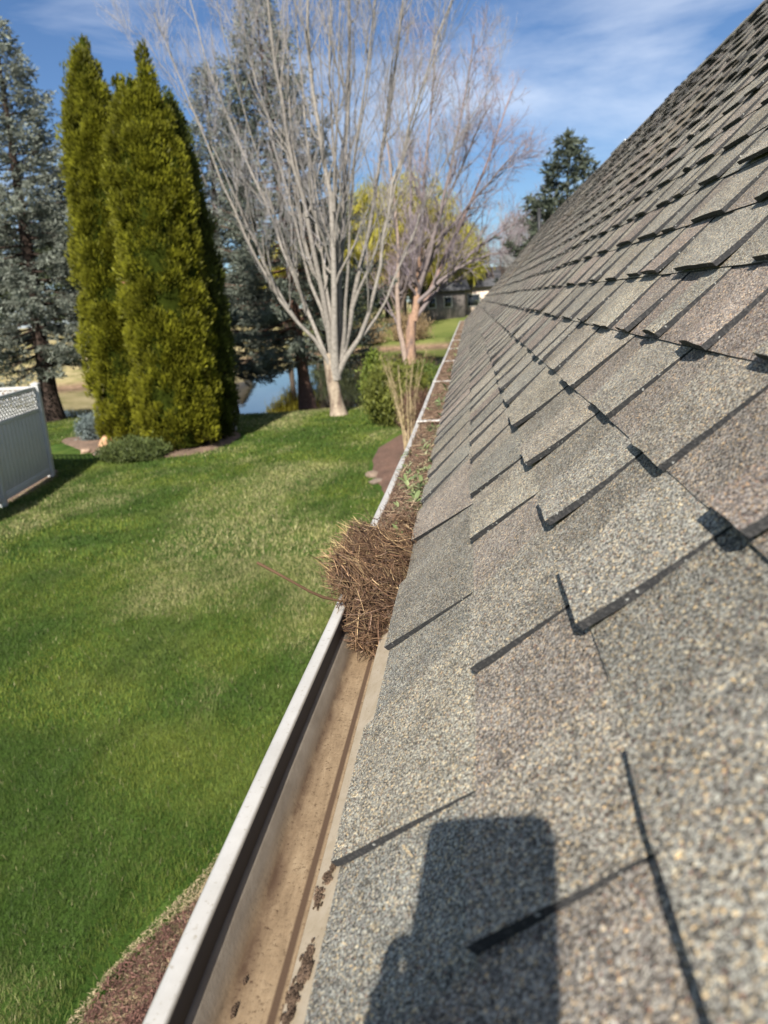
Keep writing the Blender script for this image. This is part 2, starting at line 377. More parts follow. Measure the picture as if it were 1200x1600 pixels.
# ------------------------------------------------------------------ grass blades (uncountable)
def in_bed(x, y):
    m = (x > edge(y) + 0.02 + 0.07 * (vnoise(y * 8, x * 8) - 0.5)) & (y < 12.4)
    m &= ~((x < edge(y) + 0.30) & (rng.random(np.shape(x)) < 0.30))
    m |= (((x + 1.0) / 1.1) ** 2 + ((y - 15.6) / 4.0) ** 2 < 1)
    m |= (((x + 8.3) / 2.75) ** 2 + ((y - 18.3) / 2.05) ** 2 < 0.92)
    m |= (x < -8.35 - (y - 12) * -0.0) & (y > 11) & (y < 15.4) & (x < -8.35 - (y - 12.3) * 0.17)
    return m
def grass():
    Vs = []; Cs = []; Fs = []; n0 = 0
    zones = [(2.3, 5.0, -6.0, -1.3, 150000, 0.045, 0.0024), (5.0, 9.0, -9.0, -1.2, 150000, 0.05, 0.0042), (9.0, 15.5, -12.5, -1.0, 95000, 0.06, 0.009), (15.5, 25.0, -17, -1.4, 80000, 0.065, 0.014)]
    for y0, y1, x0, x1, cnt, h, w in zones:
        x = rng.uniform(x0, x1, cnt); y = rng.uniform(y0, y1, cnt)
        k = ~in_bed(x, y) & (x > -0.62 * y - 1.2); x = x[k]; y = y[k]; c_ = len(x)
        z = ground_z(x, y)
        hh = h * rng.uniform(0.5, 1.2, c_); az = rng.uniform(0, 2 * PI, c_); lean = rng.uniform(0.1, 0.9, c_)
        d = np.stack([np.cos(az) * lean, np.sin(az) * lean, np.ones(c_)], 1); d /= np.linalg.norm(d, axis=1, keepdims=True)
        s = np.stack([-np.sin(az), np.cos(az), np.zeros(c_)], 1) * w / 2 * rng.uniform(0.6, 1.4, (c_, 1))
        p = np.stack([x, y, z - 0.005], 1)
        mid = p + d * hh[:, None] * 0.55; tip = p + d * hh[:, None] + np.stack([np.cos(az), np.sin(az), -0.4 * np.ones(c_)], 1) * hh[:, None] * 0.25 * lean[:, None]
        V = np.stack([p - s, p + s, mid + s * 0.8, mid - s * 0.8, tip], 1)
        i = np.arange(c_)[:, None] * 5 + n0
        Fs.append((i + np.array([0, 1, 2]), i + np.array([0, 2, 3]), i + np.array([3, 2, 4]))); n0 += c_ * 5
        dryp = vnoise(x * 0.55 + 3, y * 0.38 + 8) * 0.55 + vnoise(x * 1.7 + 1, y * 0.9) * 0.3 + vnoise(x * 5, y * 3) * 0.15
        far = smoothstep(4.5, 9, y)
        fd = np.clip((dryp - 0.56 + 0.07 * far) * 4.0, 0, 1)[:, None] * 0.75
        lush = vnoise(x * 1.3 + 20, y * 1.3 + 4)[:, None]
        lush = np.clip((lush - 0.5) * 1.7 + 0.5, 0, 1) * 0.75 + 0.25 * vnoise(x * 5.1, y * 3.7)[:, None]
        g = np.array([0.046, 0.080, 0.016]) * (1 - lush) + np.array([0.145, 0.175, 0.028]) * lush
        c = g * (1 - fd) + np.array([0.34, 0.31, 0.14]) * fd
        straw = (rng.random(c_) < 0.018 + 0.22 * fd[:, 0])[:, None]
        c = np.where(straw, np.array([0.32, 0.29, 0.15]), c) * rng.uniform(0.35, 1.75, (c_, 1))
        Vs.append(V.reshape(-1, 3)); Cs.append(np.repeat(c, 5, 0))
    F_ = np.concatenate([np.concatenate(f) for f in Fs])
    tag(mesh_obj('grass', np.concatenate(Vs), F_, M_grassblade, cols=np.concatenate(Cs)),
        'green lawn grass with straw coloured dry patches', 'grass', kind='stuff')
grass()

# loose bark chips on the mulch strip
def chips():
    c_ = 30000
    y = rng.uniform(1.8, 6.5, c_); x = edge(y) + 0.10 + rng.uniform(0, 0.6, c_) ** 1.2
    strawm = (x < edge(y) + 0.2 + 0.06 * np.sin(y * 4)) | (rng.random(c_) < 0.10)
    z = ground_z(x, y) + rng.uniform(0.03, 0.055, c_); z[strawm & (x < edge(y) + 0.2)] -= 0.015
    l = rng.uniform(0.008, 0.035, c_); az = rng.uniform(0, PI, c_); tl = rng.normal(0, 0.3, c_)
    d = np.stack([np.cos(az) * np.cos(tl), np.sin(az) * np.cos(tl), np.sin(tl)], 1) * l[:, None] / 2
    s = np.stack([-np.sin(az), np.cos(az), rng.normal(0, 0.4, c_)], 1) * (np.where(strawm, 0.0009, rng.uniform(0.0008, 0.003, c_)))[:, None]
    p = np.stack([x, y, z], 1)
    V = np.stack([p - d - s, p + d - s * 0.6, p + d + s * 0.7, p - d + s], 1).reshape(-1, 3)
    c = np.where(strawm[:, None], np.array([0.36, 0.28, 0.17]), np.array([0.12, 0.062, 0.048])) * rng.uniform(0.4, 1.8, (c_, 1))
    tag(mesh_obj('bark_chips', V, np.arange(c_ * 4).reshape(-1, 4), M_needle, cols=np.repeat(c, 4, 0)),
        'loose dark red bark chips and straw along the lawn edge below the gutter', 'bark mulch', kind='stuff')
chips()

# ------------------------------------------------------------------ the house: roof, gutter
PITCH = math.radians(47); H = 0.237
U = np.array([math.cos(PITCH), 0, math.sin(PITCH)]); NN = np.array([-math.sin(PITCH), 0, math.cos(PITCH)])
O = np.array([0, 0, CZ]) - NN * H                    # foot of the lens on the roof plane
def RP(s, y, h=0.0):
    s, y, h = np.broadcast_arrays(np.asarray(s, float), np.asarray(y, float), np.asarray(h, float))
    wob = 0.010 * (vnoise(y * 0.75 + 5, s * 1.6 + 2) - 0.5) * 2 * smoothstep(1.6, 4.5, y) + 0.006 * np.sin(y * 2.55 + s) * smoothstep(2.5, 6, y)
    return O + s[..., None] * U + (h + wob)[..., None] * NN + y[..., None] * np.array([0, 1.0, 0])
Y0, Y1 = -1.2, 18.2
RIDGE = 2.33
house = empty('house', (0.9, 8.5, 0), label='house whose grey asphalt shingle roof and white gutter fill the foreground', cat='house')
hl = np.array([0.9, 8.5, 0.0])

S = [-0.447, -0.262, -0.128, -0.002]
while S[-1] < RIDGE - 0.1: S.append(S[-1] + 0.1215)
S.append(RIDGE)
near_teeth = {   # course: (near edge at the butt, near edge at the top, far edge)
    0: [(-0.3, -0.3, -0.02), (0.10, 0.08, 0.33), (0.573, 0.499, 0.80), (1.017, 0.901, 1.27), (1.522, 1.327, 1.75)],
    1: [(-0.2, -0.2, -0.02), (0.05, 0.04, 0.20), (0.347, 0.318, 0.47), (0.674, 0.631, 0.86), (1.091, 1.012, 1.22), (1.36, 1.27, 1.52)],
    2: [(-0.25, -0.25, 0.0), (0.10, 0.09, 0.385), (0.555, 0.525, 0.690), (0.828, 0.796, 0.948), (1.143, 1.08, 1.275), (1.50, 1.42, 1.70)],
    3: [(-0.2, -0.2, 0.1), (0.25, 0.23, 0.36), (0.474, 0.45, 0.545), (0.698, 0.66, 0.832), (0.99, 0.94, 1.14), (1.33, 1.26, 1.50)],
}
palette = np.array([[0.225, 0.208, 0.182], [0.200, 0.188, 0.166], [0.248, 0.228, 0.190], [0.215, 0.183, 0.163], [0.205, 0.198, 0.178], [0.240, 0.215, 0.184], [0.200, 0.160, 0.145]])
palette = (palette * 0.62 + palette.mean(0) * [0.93, 1.0, 0.985] * 0.38) * [1.28, 1.30, 1.32]
Vt = []; Ft = []; Ct = []; Mi = []; nv = 0
def add_patch(P, c, th, sides=True):
    """P (a,b,3) top surface grid: a along slope (0 = butt), b along the eave. Adds the top, the butt and both cut sides"""
    global nv
    a, b, _ = P.shape
    Vt.append(P.reshape(-1, 3)); i = np.arange(a * b).reshape(a, b) + nv; nv += a * b
    f = np.stack([i[:-1, :-1], i[:-1, 1:], i[1:, 1:], i[1:, :-1]], -1).reshape(-1, 4)[:, ::-1]
    Ft.append(f); Mi.append(np.zeros(len(f))); Ct.append(np.broadcast_to(c, (a * b, 3)))
    loop = [P[0, :]] + ([P[:, 0], P[:, -1]] if sides else [])
    for e in loop:
        k = len(e); low = e - NN * th
        Vt.append(np.concatenate([e, low])); Ct.append(np.broadcast_to(c, (2 * k, 3)))
        j = np.arange(k - 1) + nv; nv += 2 * k
        f = np.stack([j, j + 1, j + 1 + k, j + k], -1); Ft.append(f); Mi.append(np.ones(len(f)))
for ci in range(len(S) - 1):
    s0, s1 = S[ci], S[ci + 1]; e = s1 - s0
    # lower laminate, one shingle (0.98 m) at a time so colours change
    y = Y0 - rng.uniform(0, 0.9) ; 
    while y < Y1:
        ye = min(y + 0.98, Y1); ya = max(y, Y0)
        if ye - ya > 0.05:
            kb = max(4, int((ye - ya) / (0.06 if ya < 4 else 0.16)))
            yy = np.linspace(ya + 0.0008, ye - 0.0008, kb); ss = np.linspace(0, 1, 4)
            SS, YY = np.meshgrid(ss, yy, indexing='ij')
            h = 0.0034 - 0.0030 * SS + (1 - SS) ** 2 * 0.0016 * vnoise(YY * 6 + ci * 7, ci + 0.5)
            jag = 0.0022 * (vnoise(YY * 55 + ci * 3, 2.5) - 0.5) * (SS == 0)
            c = palette[rng.integers(len(palette))] * rng.uniform(0.85, 1.1)
            add_patch(RP(s0 + SS * (e + 0.004) + jag, YY, h), c, 0.0036)
        y += 0.98
    # raised tabs
    teeth = list(near_teeth.get(ci, []))
    y = teeth[-1][2] + rng.uniform(0.07, 0.16) if teeth else Y0 + rng.uniform(0, 0.3)
    while y < Y1 - 0.1:
        w = rng.uniform(0.07, 0.21)
        teeth.append((y, y - rng.uniform(0.006, 0.022), min(y + w, Y1 - 0.01)))
        y += w + rng.uniform(0.045, 0.17)
    for (ya, yt, yb) in teeth:
        near = ya < 3.5
        kb = 9 if near else 4; ks = 7 if near else 3
        tt = np.linspace(0, 1, kb); ss = np.linspace(0, 1, ks) ** 1.3
        SS, TT = np.meshgrid(ss, tt, indexing='ij')
        A = ya + (yt - ya) * SS; B = yb + rng.uniform(0.004, 0.02) * SS
        YY = A + (B - A) * TT
        lift = (rng.choice([0.0, 0.002, 0.0035, 0.005, 0.007]) if ci > 2 else (0.0065 if ci == 2 else 0.001)) if ci > 0 else 0.0008
        cupn = rng.uniform(-0.8, 1); 
        h = 0.0125 - 0.0103 * SS + lift * (1 - SS) ** 2.2 * (0.55 + 0.45 * np.cos((TT - 0.5) * PI * 2 * cupn)) + 0.0006 * (vnoise(YY * 22, SS * 4 + ci) - 0.5)
        jag = 0.0035 * (vnoise(YY * 48 + ci * 5, 5.5) - 0.5) * (SS == 0) + rng.uniform(-0.003, 0.003) * (1 - SS)
        jy = 0.0025 * (vnoise(SS * 14 + ci, YY * 0 + ya * 9) - 0.5)
        c = palette[rng.integers(len(palette))] * rng.uniform(0.88, 1.14)
        add_patch(RP(s0 + jag + SS * (e + 0.003), YY + jy, h), c, 0.0080)
shV = np.concatenate(Vt); shF = np.concatenate(Ft)
mesh_obj('shingle_roof', shV, shF, None, house, np.concatenate(Ct), loc=None, mats=[M_shingle, M_edge], midx=np.concatenate(Mi)).matrix_parent_inverse = Matrix.Translation(-Vector(hl))

def hpart(name, mb, mat, smooth=False, parent=None):
    o = mb.build(name, mat, parent or house, smooth)
    o.matrix_parent_inverse = Matrix.Translation(-Vector(hl)) if parent is None else Matrix.Identity(4)
    return o
def prism(pts_xz, y0, y1, mb, ny=2, wob=None, closed=True, c=(1, 1, 1)):
    pts = np.array(pts_xz, float); k = len(pts); yy = np.linspace(y0, y1, ny)
    V = np.stack([np.column_stack([pts[:, 0] + (wob(y) if wob else 0), np.full(k, y), pts[:, 1]]) for y in yy])
    i = np.arange(ny * k).reshape(ny, k); j = np.roll(i, -1, 1)
    f = np.stack([i[:-1], j[:-1], j[1:], i[1:]], -1)
    if not closed: f = f[:, :-1]
    mb.add(V.reshape(-1, 3), f.reshape(-1, 4), c)
    if closed:
        from mathutils.geometry import tessellate_polygon
        tri = np.array(tessellate_polygon([[Vector((p[0], p[1], 0)) for p in pts]]))
        mb.add(V[0], tri, c); mb.add(V[-1], tri[:, ::-1], c)

# roof deck under the shingles and the far slope behind the ridge
P = lambda s, h: (O + s * U + h * NN)[[0, 2]]
m_ = MB(); 
a = P(S[0] + 0.02, -0.001); r = P(RIDGE + 0.003, 0.004); mir = lambda q: np.array([2 * r[0] - q[0], q[1]])
low = np.array([0, -0.03])
prism([a, P(RIDGE - 0.01, -0.004), r - [0, 0.012], mir(P(RIDGE - 0.01, -0.004)), mir(a), mir(a) + low, r + [0, -0.08], a + low], Y0, Y1 - 0.02, m_)
hpart('roof_deck', m_, simple('plywood deck', (0.25, 0.2, 0.14), 0.8))
# ridge cap shingles folded over the ridge, as one course of the roof
m_ = MB(); y = Y0
while y < Y1 - 0.02:
    c = palette[rng.integers(len(palette))] * 0.95
    ye = min(y + 0.145, Y1)
    for q in (0, 1):
        s_a, s_b = RIDGE - 0.13, RIDGE + 0.004
        A = O + s_a * U; 
    pr = [P(RIDGE - 0.12, 0.014), P(RIDGE, 0.014), r + [0, 0.012], mir(P(RIDGE, 0.014)), mir(P(RIDGE - 0.12, 0.014)), mir(P(RIDGE - 0.12, 0.009)), r + [0, 0.006], P(RIDGE - 0.12, 0.009)]
    prism(np.array(pr) + [0, 0.002 * rng.random()], y, ye - 0.003, m_, c=c)
    y = ye
hpart('ridge_cap', m_, M_shingle)
# far slope, walls, fascia, soffit
m_ = MB(); ma = mir(a)
prism([mir(P(RIDGE - 0.02, 0.002)), ma + [0, 0.006], ma + [-0.01, -0.002], mir(P(RIDGE - 0.02, -0.003))], Y0, Y1, m_, c=(0.22, 0.21, 0.19))
hpart('back_slope', m_, M_shingle)
EZ = a[1]
m_ = MB(); m_.box((0.33, Y0 + 0.3, 0.0), (ma[0] - 0.45, Y1 - 0.35, EZ - 0.16)); hpart('wall', m_, simple('lap siding', (0.42, 0.38, 0.31), 0.7))
m_ = MB(); prism([(0.45, EZ - 0.163), (ma[0] - 0.5, EZ - 0.163), r + [0, -0.10]], Y0 + 0.32, Y1 - 0.4, m_); hpart('gable', m_, simple('gable siding', (0.42, 0.38, 0.31), 0.7))
m_ = MB(); m_.box((-0.118, Y0, EZ - 0.16), (-0.098, Y1 - 0.03, EZ - 0.032)); m_.box((ma[0] + 0.09, Y0, EZ - 0.16), (ma[0] + 0.11, Y1 - 0.03, EZ - 0.035)); hpart('fascia', m_, simple('white fascia paint', (0.74, 0.73, 0.7), 0.5))
m_ = MB(); m_.box((-0.097, Y0, EZ - 0.158), (0.33, Y1 - 0.03, EZ - 0.15)); hpart('soffit', m_, simple('white soffit', (0.7, 0.7, 0.68), 0.6))
# flues
def cylm(mb, x, y, z0, z1, r0, r1=None, n=20, c=(1, 1, 1)):
    r1 = r0 if r1 is None else r1
    th = np.arange(n) * 2 * PI / n
    V = np.concatenate([np.column_stack([x + r0 * np.cos(th), y + r0 * np.sin(th), np.full(n, z0)]), np.column_stack([x + r1 * np.cos(th), y + r1 * np.sin(th), np.full(n, z1)]), [[x, y, z1]]])
    i = np.arange(n); j = (i + 1) % n
    mb.add(V, np.stack([i, j, j + n, i + n], 1), c);
    mb.F3.append(np.stack([i + n, j + n, np.full(n, 2 * n)], 1) + mb.n - len(V))
pp = O + (RIDGE - 0.42) * U
m_ = MB(); cylm(m_, pp[0], 17.3, pp[2] - 0.05, pp[2] + 0.42, 0.04); cylm(m_, pp[0], 17.3, pp[2] + 0.42, pp[2] + 0.45, 0.05); hpart('vent_pipe', m_, simple('black plumbing vent', (0.03, 0.03, 0.03), 0.5))
m_ = MB(); rz = r[1]
m_.box((r[0] + 0.04, 9.7, rz - 0.22), (r[0] + 0.30, 10.5, rz + 0.03), bev=0.012); m_.box((r[0] + 0.01, 9.65, rz + 0.031), (r[0] + 0.34, 10.55, rz + 0.05), bev=0.008)
hpart('roof_vent', m_, simple('galvanised metal', (0.6, 0.62, 0.64), 0.35, 0.15, 20, 0.3))

# gutter
GT = CZ - 0.505                                  # height of its lip
yk = np.array([-2, 0.4, 1.0, 1.3, 1.75, 2.7, 3.6, 5.2, 8, 12, 19]); wk = np.array([-0.003, -0.003, 0.002, 0.006, 0.003, 0.010, 0.006, 0.0, 0.006, 0.0, -0.003])
def gw(y): return float(np.interp(y, yk, wk)) + 0.001 * math.sin(y * 7)
def gutter_mat(name, inside):
    m, n, b = mat_new(name)
    vec = coord(n)
    if not inside:
        f = noise(n, vec, 9, 6, 0.7); g = noise(n, vec, 160, 3, 0.6)
        c = ramp(n, [(0.3, (0.43, 0.41, 0.37)), (0.6, (0.53, 0.51, 0.47))], f).outputs[0]
        k = ramp(n, [(0.28, (0.72, 0.68, 0.6)), (0.40, (1, 1, 1))], g).outputs[0]
        c = mixc(n, c, k, 1, 'MULTIPLY'); b.inputs['Roughness'].default_value = 0.38
        bump(n, b, g, 0.06, 0.001)
    else:
        t = n.nodes.new('ShaderNodeTexCoord'); sx = n.nodes.new('ShaderNodeSeparateXYZ'); n.links.new(t.outputs['Object'], sx.inputs[0])
        f = noise(n, coord(n, (6, 1.2, 6)), 14, 6, 0.72, 0.4); g = noise(n, vec, 210, 4, 0.7); h = noise(n, coord(n, (1, 0.6, 1)), 26, 5, 0.7)
        c = ramp(n, [(0.25, (0.15, 0.10, 0.056)), (0.5, (0.245, 0.172, 0.10)), (0.75, (0.33, 0.245, 0.15))], f).outputs[0]
        sp = ramp(n, [(0.30, (0.25, 0.18, 0.12)), (0.42, (0.95, 0.95, 0.95)), (0.7, (1.12, 1.12, 1.12))], g).outputs[0]
        c = mixc(n, c, sp, 1, 'MULTIPLY')
        # silt line: dirt settled where the front wall meets the floor
        mr = N(n, 'ShaderNodeMapRange'); n.links.new(sx.outputs[0], mr.inputs[0]); mr.inputs[1].default_value = -0.2335; mr.inputs[2].default_value = -0.2265
        mr2 = N(n, 'ShaderNodeMapRange'); n.links.new(sx.outputs[0], mr2.inputs[0]); mr2.inputs[1].default_value = -0.209; mr2.inputs[2].default_value = -0.224
        mm = N(n, 'ShaderNodeMath', operation='MULTIPLY'); n.links.new(mr.outputs[0], mm.inputs[0]); n.links.new(mr2.outputs[0], mm.inputs[1])
        m3 = N(n, 'ShaderNodeMath', operation='MULTIPLY'); n.links.new(mm.outputs[0], m3.inputs[0])
        rh = ramp(n, [(0.35, (0.35,) * 3), (0.6, (1, 1, 1))], h); n.links.new(rh.outputs[0], m3.inputs[1])
        c = mixc(n, c, (0.075, 0.042, 0.022), m3.outputs[0])
        mu = N(n, 'ShaderNodeMapRange'); n.links.new(sx.outputs[2], mu.inputs[0]); mu.inputs[1].default_value = GT - 0.066; mu.inputs[2].default_value = GT - 0.050
        pale = ramp(n, [(0.3, (0.19, 0.155, 0.115)), (0.7, (0.31, 0.265, 0.21))], h).outputs[0]
        c = mixc(n, c, pale, mu.outputs[0])
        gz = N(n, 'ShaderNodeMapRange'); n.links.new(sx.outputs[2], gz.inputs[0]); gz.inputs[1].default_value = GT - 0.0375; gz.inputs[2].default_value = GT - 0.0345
        c = mixc(n, c, (0.045, 0.047, 0.06), gz.outputs[0])  # navy band paints the lip's shade onto the hem's inner face
        # thin dark line painted in for the shadow gap at the flashing's foot
        d1_ = N(n, 'ShaderNodeMath', operation='ADD'); n.links.new(sx.outputs[0], d1_.inputs[0]); d1_.inputs[1].default_value = 0.187
        d2_ = N(n, 'ShaderNodeMath', operation='ABSOLUTE'); n.links.new(d1_.outputs[0], d2_.inputs[0])
        d3_ = N(n, 'ShaderNodeMapRange'); n.links.new(d2_.outputs[0], d3_.inputs[0]); d3_.inputs[1].default_value = 0.0045; d3_.inputs[2].default_value = 0.0025
        c = mixc(n, c, (0.085, 0.05, 0.028), d3_.outputs[0])
        b.inputs['Roughness'].default_value = 0.8
        bump(n, b, g, 0.35, 0.0012)
    n.links.new(c, b.inputs['Base Color']); return m
M_gut = gutter_mat('white baked gutter paint', False); M_gin = gutter_mat('gutter paint with silt and painted shade', True)
gut_prof_out = [(-0.2418, GT - 0.006), (-0.2420, GT - 0.001), (-0.244, GT), (-0.257, GT), (-0.260, GT - 0.002), (-0.2605, GT - 0.016), (-0.255, GT - 0.019), (-0.250, GT - 0.030), (-0.246, GT - 0.046), (-0.238, GT - 0.062), (-0.234, GT - 0.076), (-0.128, GT - 0.077), (-0.121, GT - 0.076), (-0.120, GT - 0.004)]
gut_prof_in = [(-0.1215, GT - 0.004), (-0.1225, GT - 0.066), (-0.128, GT - 0.0695), (-0.219, GT - 0.0695), (-0.2250, GT - 0.0680), (-0.2290, GT - 0.0630), (-0.2320, GT - 0.056), (-0.2350, GT - 0.049), (-0.2375, GT - 0.043), (-0.2400, GT - 0.038), (-0.2435, GT - 0.0355), (-0.2440, GT - 0.034), (-0.2425, GT - 0.0335), (-0.2418, GT - 0.006)]
m_ = MB(); prism(gut_prof_out, Y0, Y1 - 0.05, m_, 90, gw, closed=False)
gutter = hpart('gutter', m_, M_gut, False)
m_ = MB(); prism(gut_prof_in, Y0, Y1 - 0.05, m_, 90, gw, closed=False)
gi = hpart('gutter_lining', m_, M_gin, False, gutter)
m_ = MB(); m_.box((-0.2602, Y1 - 0.05, GT - 0.072), (-0.12, Y1 - 0.047, GT - 0.001)); hpart('end_cap', m_, M_gut, False, gutter)
# drip flashing running from under the shingles into the gutter
m_ = MB()
prism([(-0.168, GT - 0.030), (-0.120, GT - 0.0035), (a[0] + 0.02, a[1] + 0.012), (a[0] + 0.02, a[1] + 0.010), (-0.119, GT - 0.0055), (-0.1675, GT - 0.0320), (-0.1695, GT - 0.038), (-0.1705, GT - 0.037)], Y0, Y1 - 0.06, m_, 60, lambda y: 0.0012 * math.sin(y * 3.1))
def flash_mat():
    m, n, b = mat_new('dusty drip flashing'); vec = coord(n)
    f = noise(n, coord(n, (2, 1, 2)), 22, 6, 0.7, 0.5); g = noise(n, vec, 240, 4, 0.7); k = noise(n, vec, 60, 5, 0.75)
    c = ramp(n, [(0.28, (0.36, 0.285, 0.185)), (0.5, (0.44, 0.36, 0.25)), (0.72, (0.50, 0.42, 0.31))], f).outputs[0]
    c = mixc(n, c, ramp(n, [(0.28, (0.35, 0.27, 0.2)), (0.38, (1, 1, 1))], g).outputs[0], 1, 'MULTIPLY')
    c = mixc(n, c, ramp(n, [(0.26, (0.55, 0.45, 0.36)), (0.36, (1, 1, 1))], k).outputs[0], 1, 'MULTIPLY')
    n.links.new(c, b.inputs['Base Color']); b.inputs['Roughness'].default_value = 0.7; bump(n, b, g, 0.3, 0.0008); return m
hpart('flashing', m_, flash_mat())
# hangers
def hanger(y, dy=0):
    mb = MB(); w = 0.018
    mb.box((-0.250, -w, GT - 0.004), (-0.126, w, GT + 0.001), bev=0.0012); mb.box((-0.2525, -w, GT - 0.018), (-0.249, w, GT + 0.0005), bev=0.0008)
    mb.box((-0.252, -w, GT + 0.0012), (-0.240, w, GT + 0.004), bev=0.001)
    return mb
hm = None
for k in range(10):
    y = 3.27 + 1.62 * k
    if y > Y1 - 0.3: break
    if hm is None:
        hm = hanger(0).build('hanger', M_gut, gutter); o = hm
    else:
        o = hm.copy(); col.objects.link(o); o.parent = gutter
    o.location = (gw(y), y, 0.012); o.rotation_euler = (0, 0, random.uniform(-0.01, 0.01))

# mud clods dried on the flashing
def clod(name, pts, label):
    mb = MB(); pts = np.array(pts)
    for (x, y, r) in pts:
        for _ in range(75):
            cx = x + rng.normal(0, r * 0.35); cy = y + rng.normal(0, r * 0.9)
            zz = (GT - 0.067) if cx < -0.19 else GT - 0.0035 + (cx + 0.120) * 0.55 if cx < -0.12 else GT - 0.002
            a_ = rng.uniform(0, 2 * PI); rr = r * rng.uniform(0.10, 0.30); n_ = 7
            th = np.arange(n_) * 2 * PI / n_
            rad = rr * rng.uniform(0.5, 1.3, n_)
            ring = np.column_stack([cx + rad * np.cos(th) * 0.7, cy + rad * np.sin(th) * 1.3, zz + 0.001 + rng.uniform(-0.0005, 0.0015, n_) + rad * np.cos(th) * 0.38])
            V = np.concatenate([ring, ring - [0, 0, 0.002], [[cx, cy, zz + rng.uniform(0.001, 0.003)]]])
            i = np.arange(n_); j = (i + 1) % n_
            c = np.array([0.095, 0.065, 0.045]) * rng.uniform(0.5, 1.6)
            mb.add(V, np.stack([i, j, np.full(n_, 2 * n_)], 1), c); mb.F4.append(np.stack([i, i + n_, j + n_, j], 1) + mb.n - len(V))
    o = mb.build(name, M_dirt, smooth=False, loc=(pts[0][0], pts[0][1], GT - 0.01)); return tag(o, label, 'dried mud')
clod('dried_mud', [(-0.163, 0.437, 0.007), (-0.161, 0.460, 0.007), (-0.161, 0.478, 0.008), (-0.157, 0.50, 0.010), (-0.155, 0.517, 0.007), (-0.164, 0.415, 0.006)], 'long flaking strip of dried brown mud at the bottom of the gutter flashing')
clod('dried_mud', [(-0.160, 0.585, 0.007), (-0.156, 0.607, 0.006), (-0.152, 0.62, 0.004)], 'shorter crusty patch of dried mud farther up the tan flashing')
clod('dried_mud', [(-0.221, 0.50, 0.003), (-0.220, 0.53, 0.002)], 'small dirt crumbs on the gutter floor against its front wall')

# ------------------------------------------------------------------ debris in the gutter
def needle_mesh(name, centers, dirs, lens, cols_, rad=0.0006, bend=0.25, K=5, sides=3):
    n_ = len(centers); t = np.linspace(-0.5, 0.5, K)
    d = dirs / np.linalg.norm(dirs, axis=1, keepdims=True)
    b_ = rng.normal(size=(n_, 3)); b_ -= (b_ * d).sum(1, keepdims=True) * d; b_ /= np.linalg.norm(b_, axis=1, keepdims=True)
    bb = rng.normal(0, bend, n_)
    Pn = centers[:, None] + d[:, None] * (t[None, :, None] * lens[:, None, None]) + b_[:, None] * ((t ** 2)[None, :, None] * 2 * (bb * lens)[:, None, None])
    Rn = np.ones((n_, K)) * rad * rng.uniform(0.6, 1.4, (n_, 1)); Rn[:, 0] *= 0.6; Rn[:, -1] *= 0.3
    V, Fq = tubes(Pn, Rn, sides)
    return V, Fq, np.repeat(cols_, K * sides, 0)
def ncol(n_, base=((0.33, 0.215, 0.125), (0.20, 0.12, 0.075), (0.11, 0.068, 0.048), (0.46, 0.34, 0.19), (0.24, 0.165, 0.12)), p=(0.3, 0.27, 0.2, 0.1, 0.13)):
    b_ = np.array(base); return b_[rng.choice(len(b_), n_, p=p)] * rng.uniform(0.7, 1.35, (n_, 1))

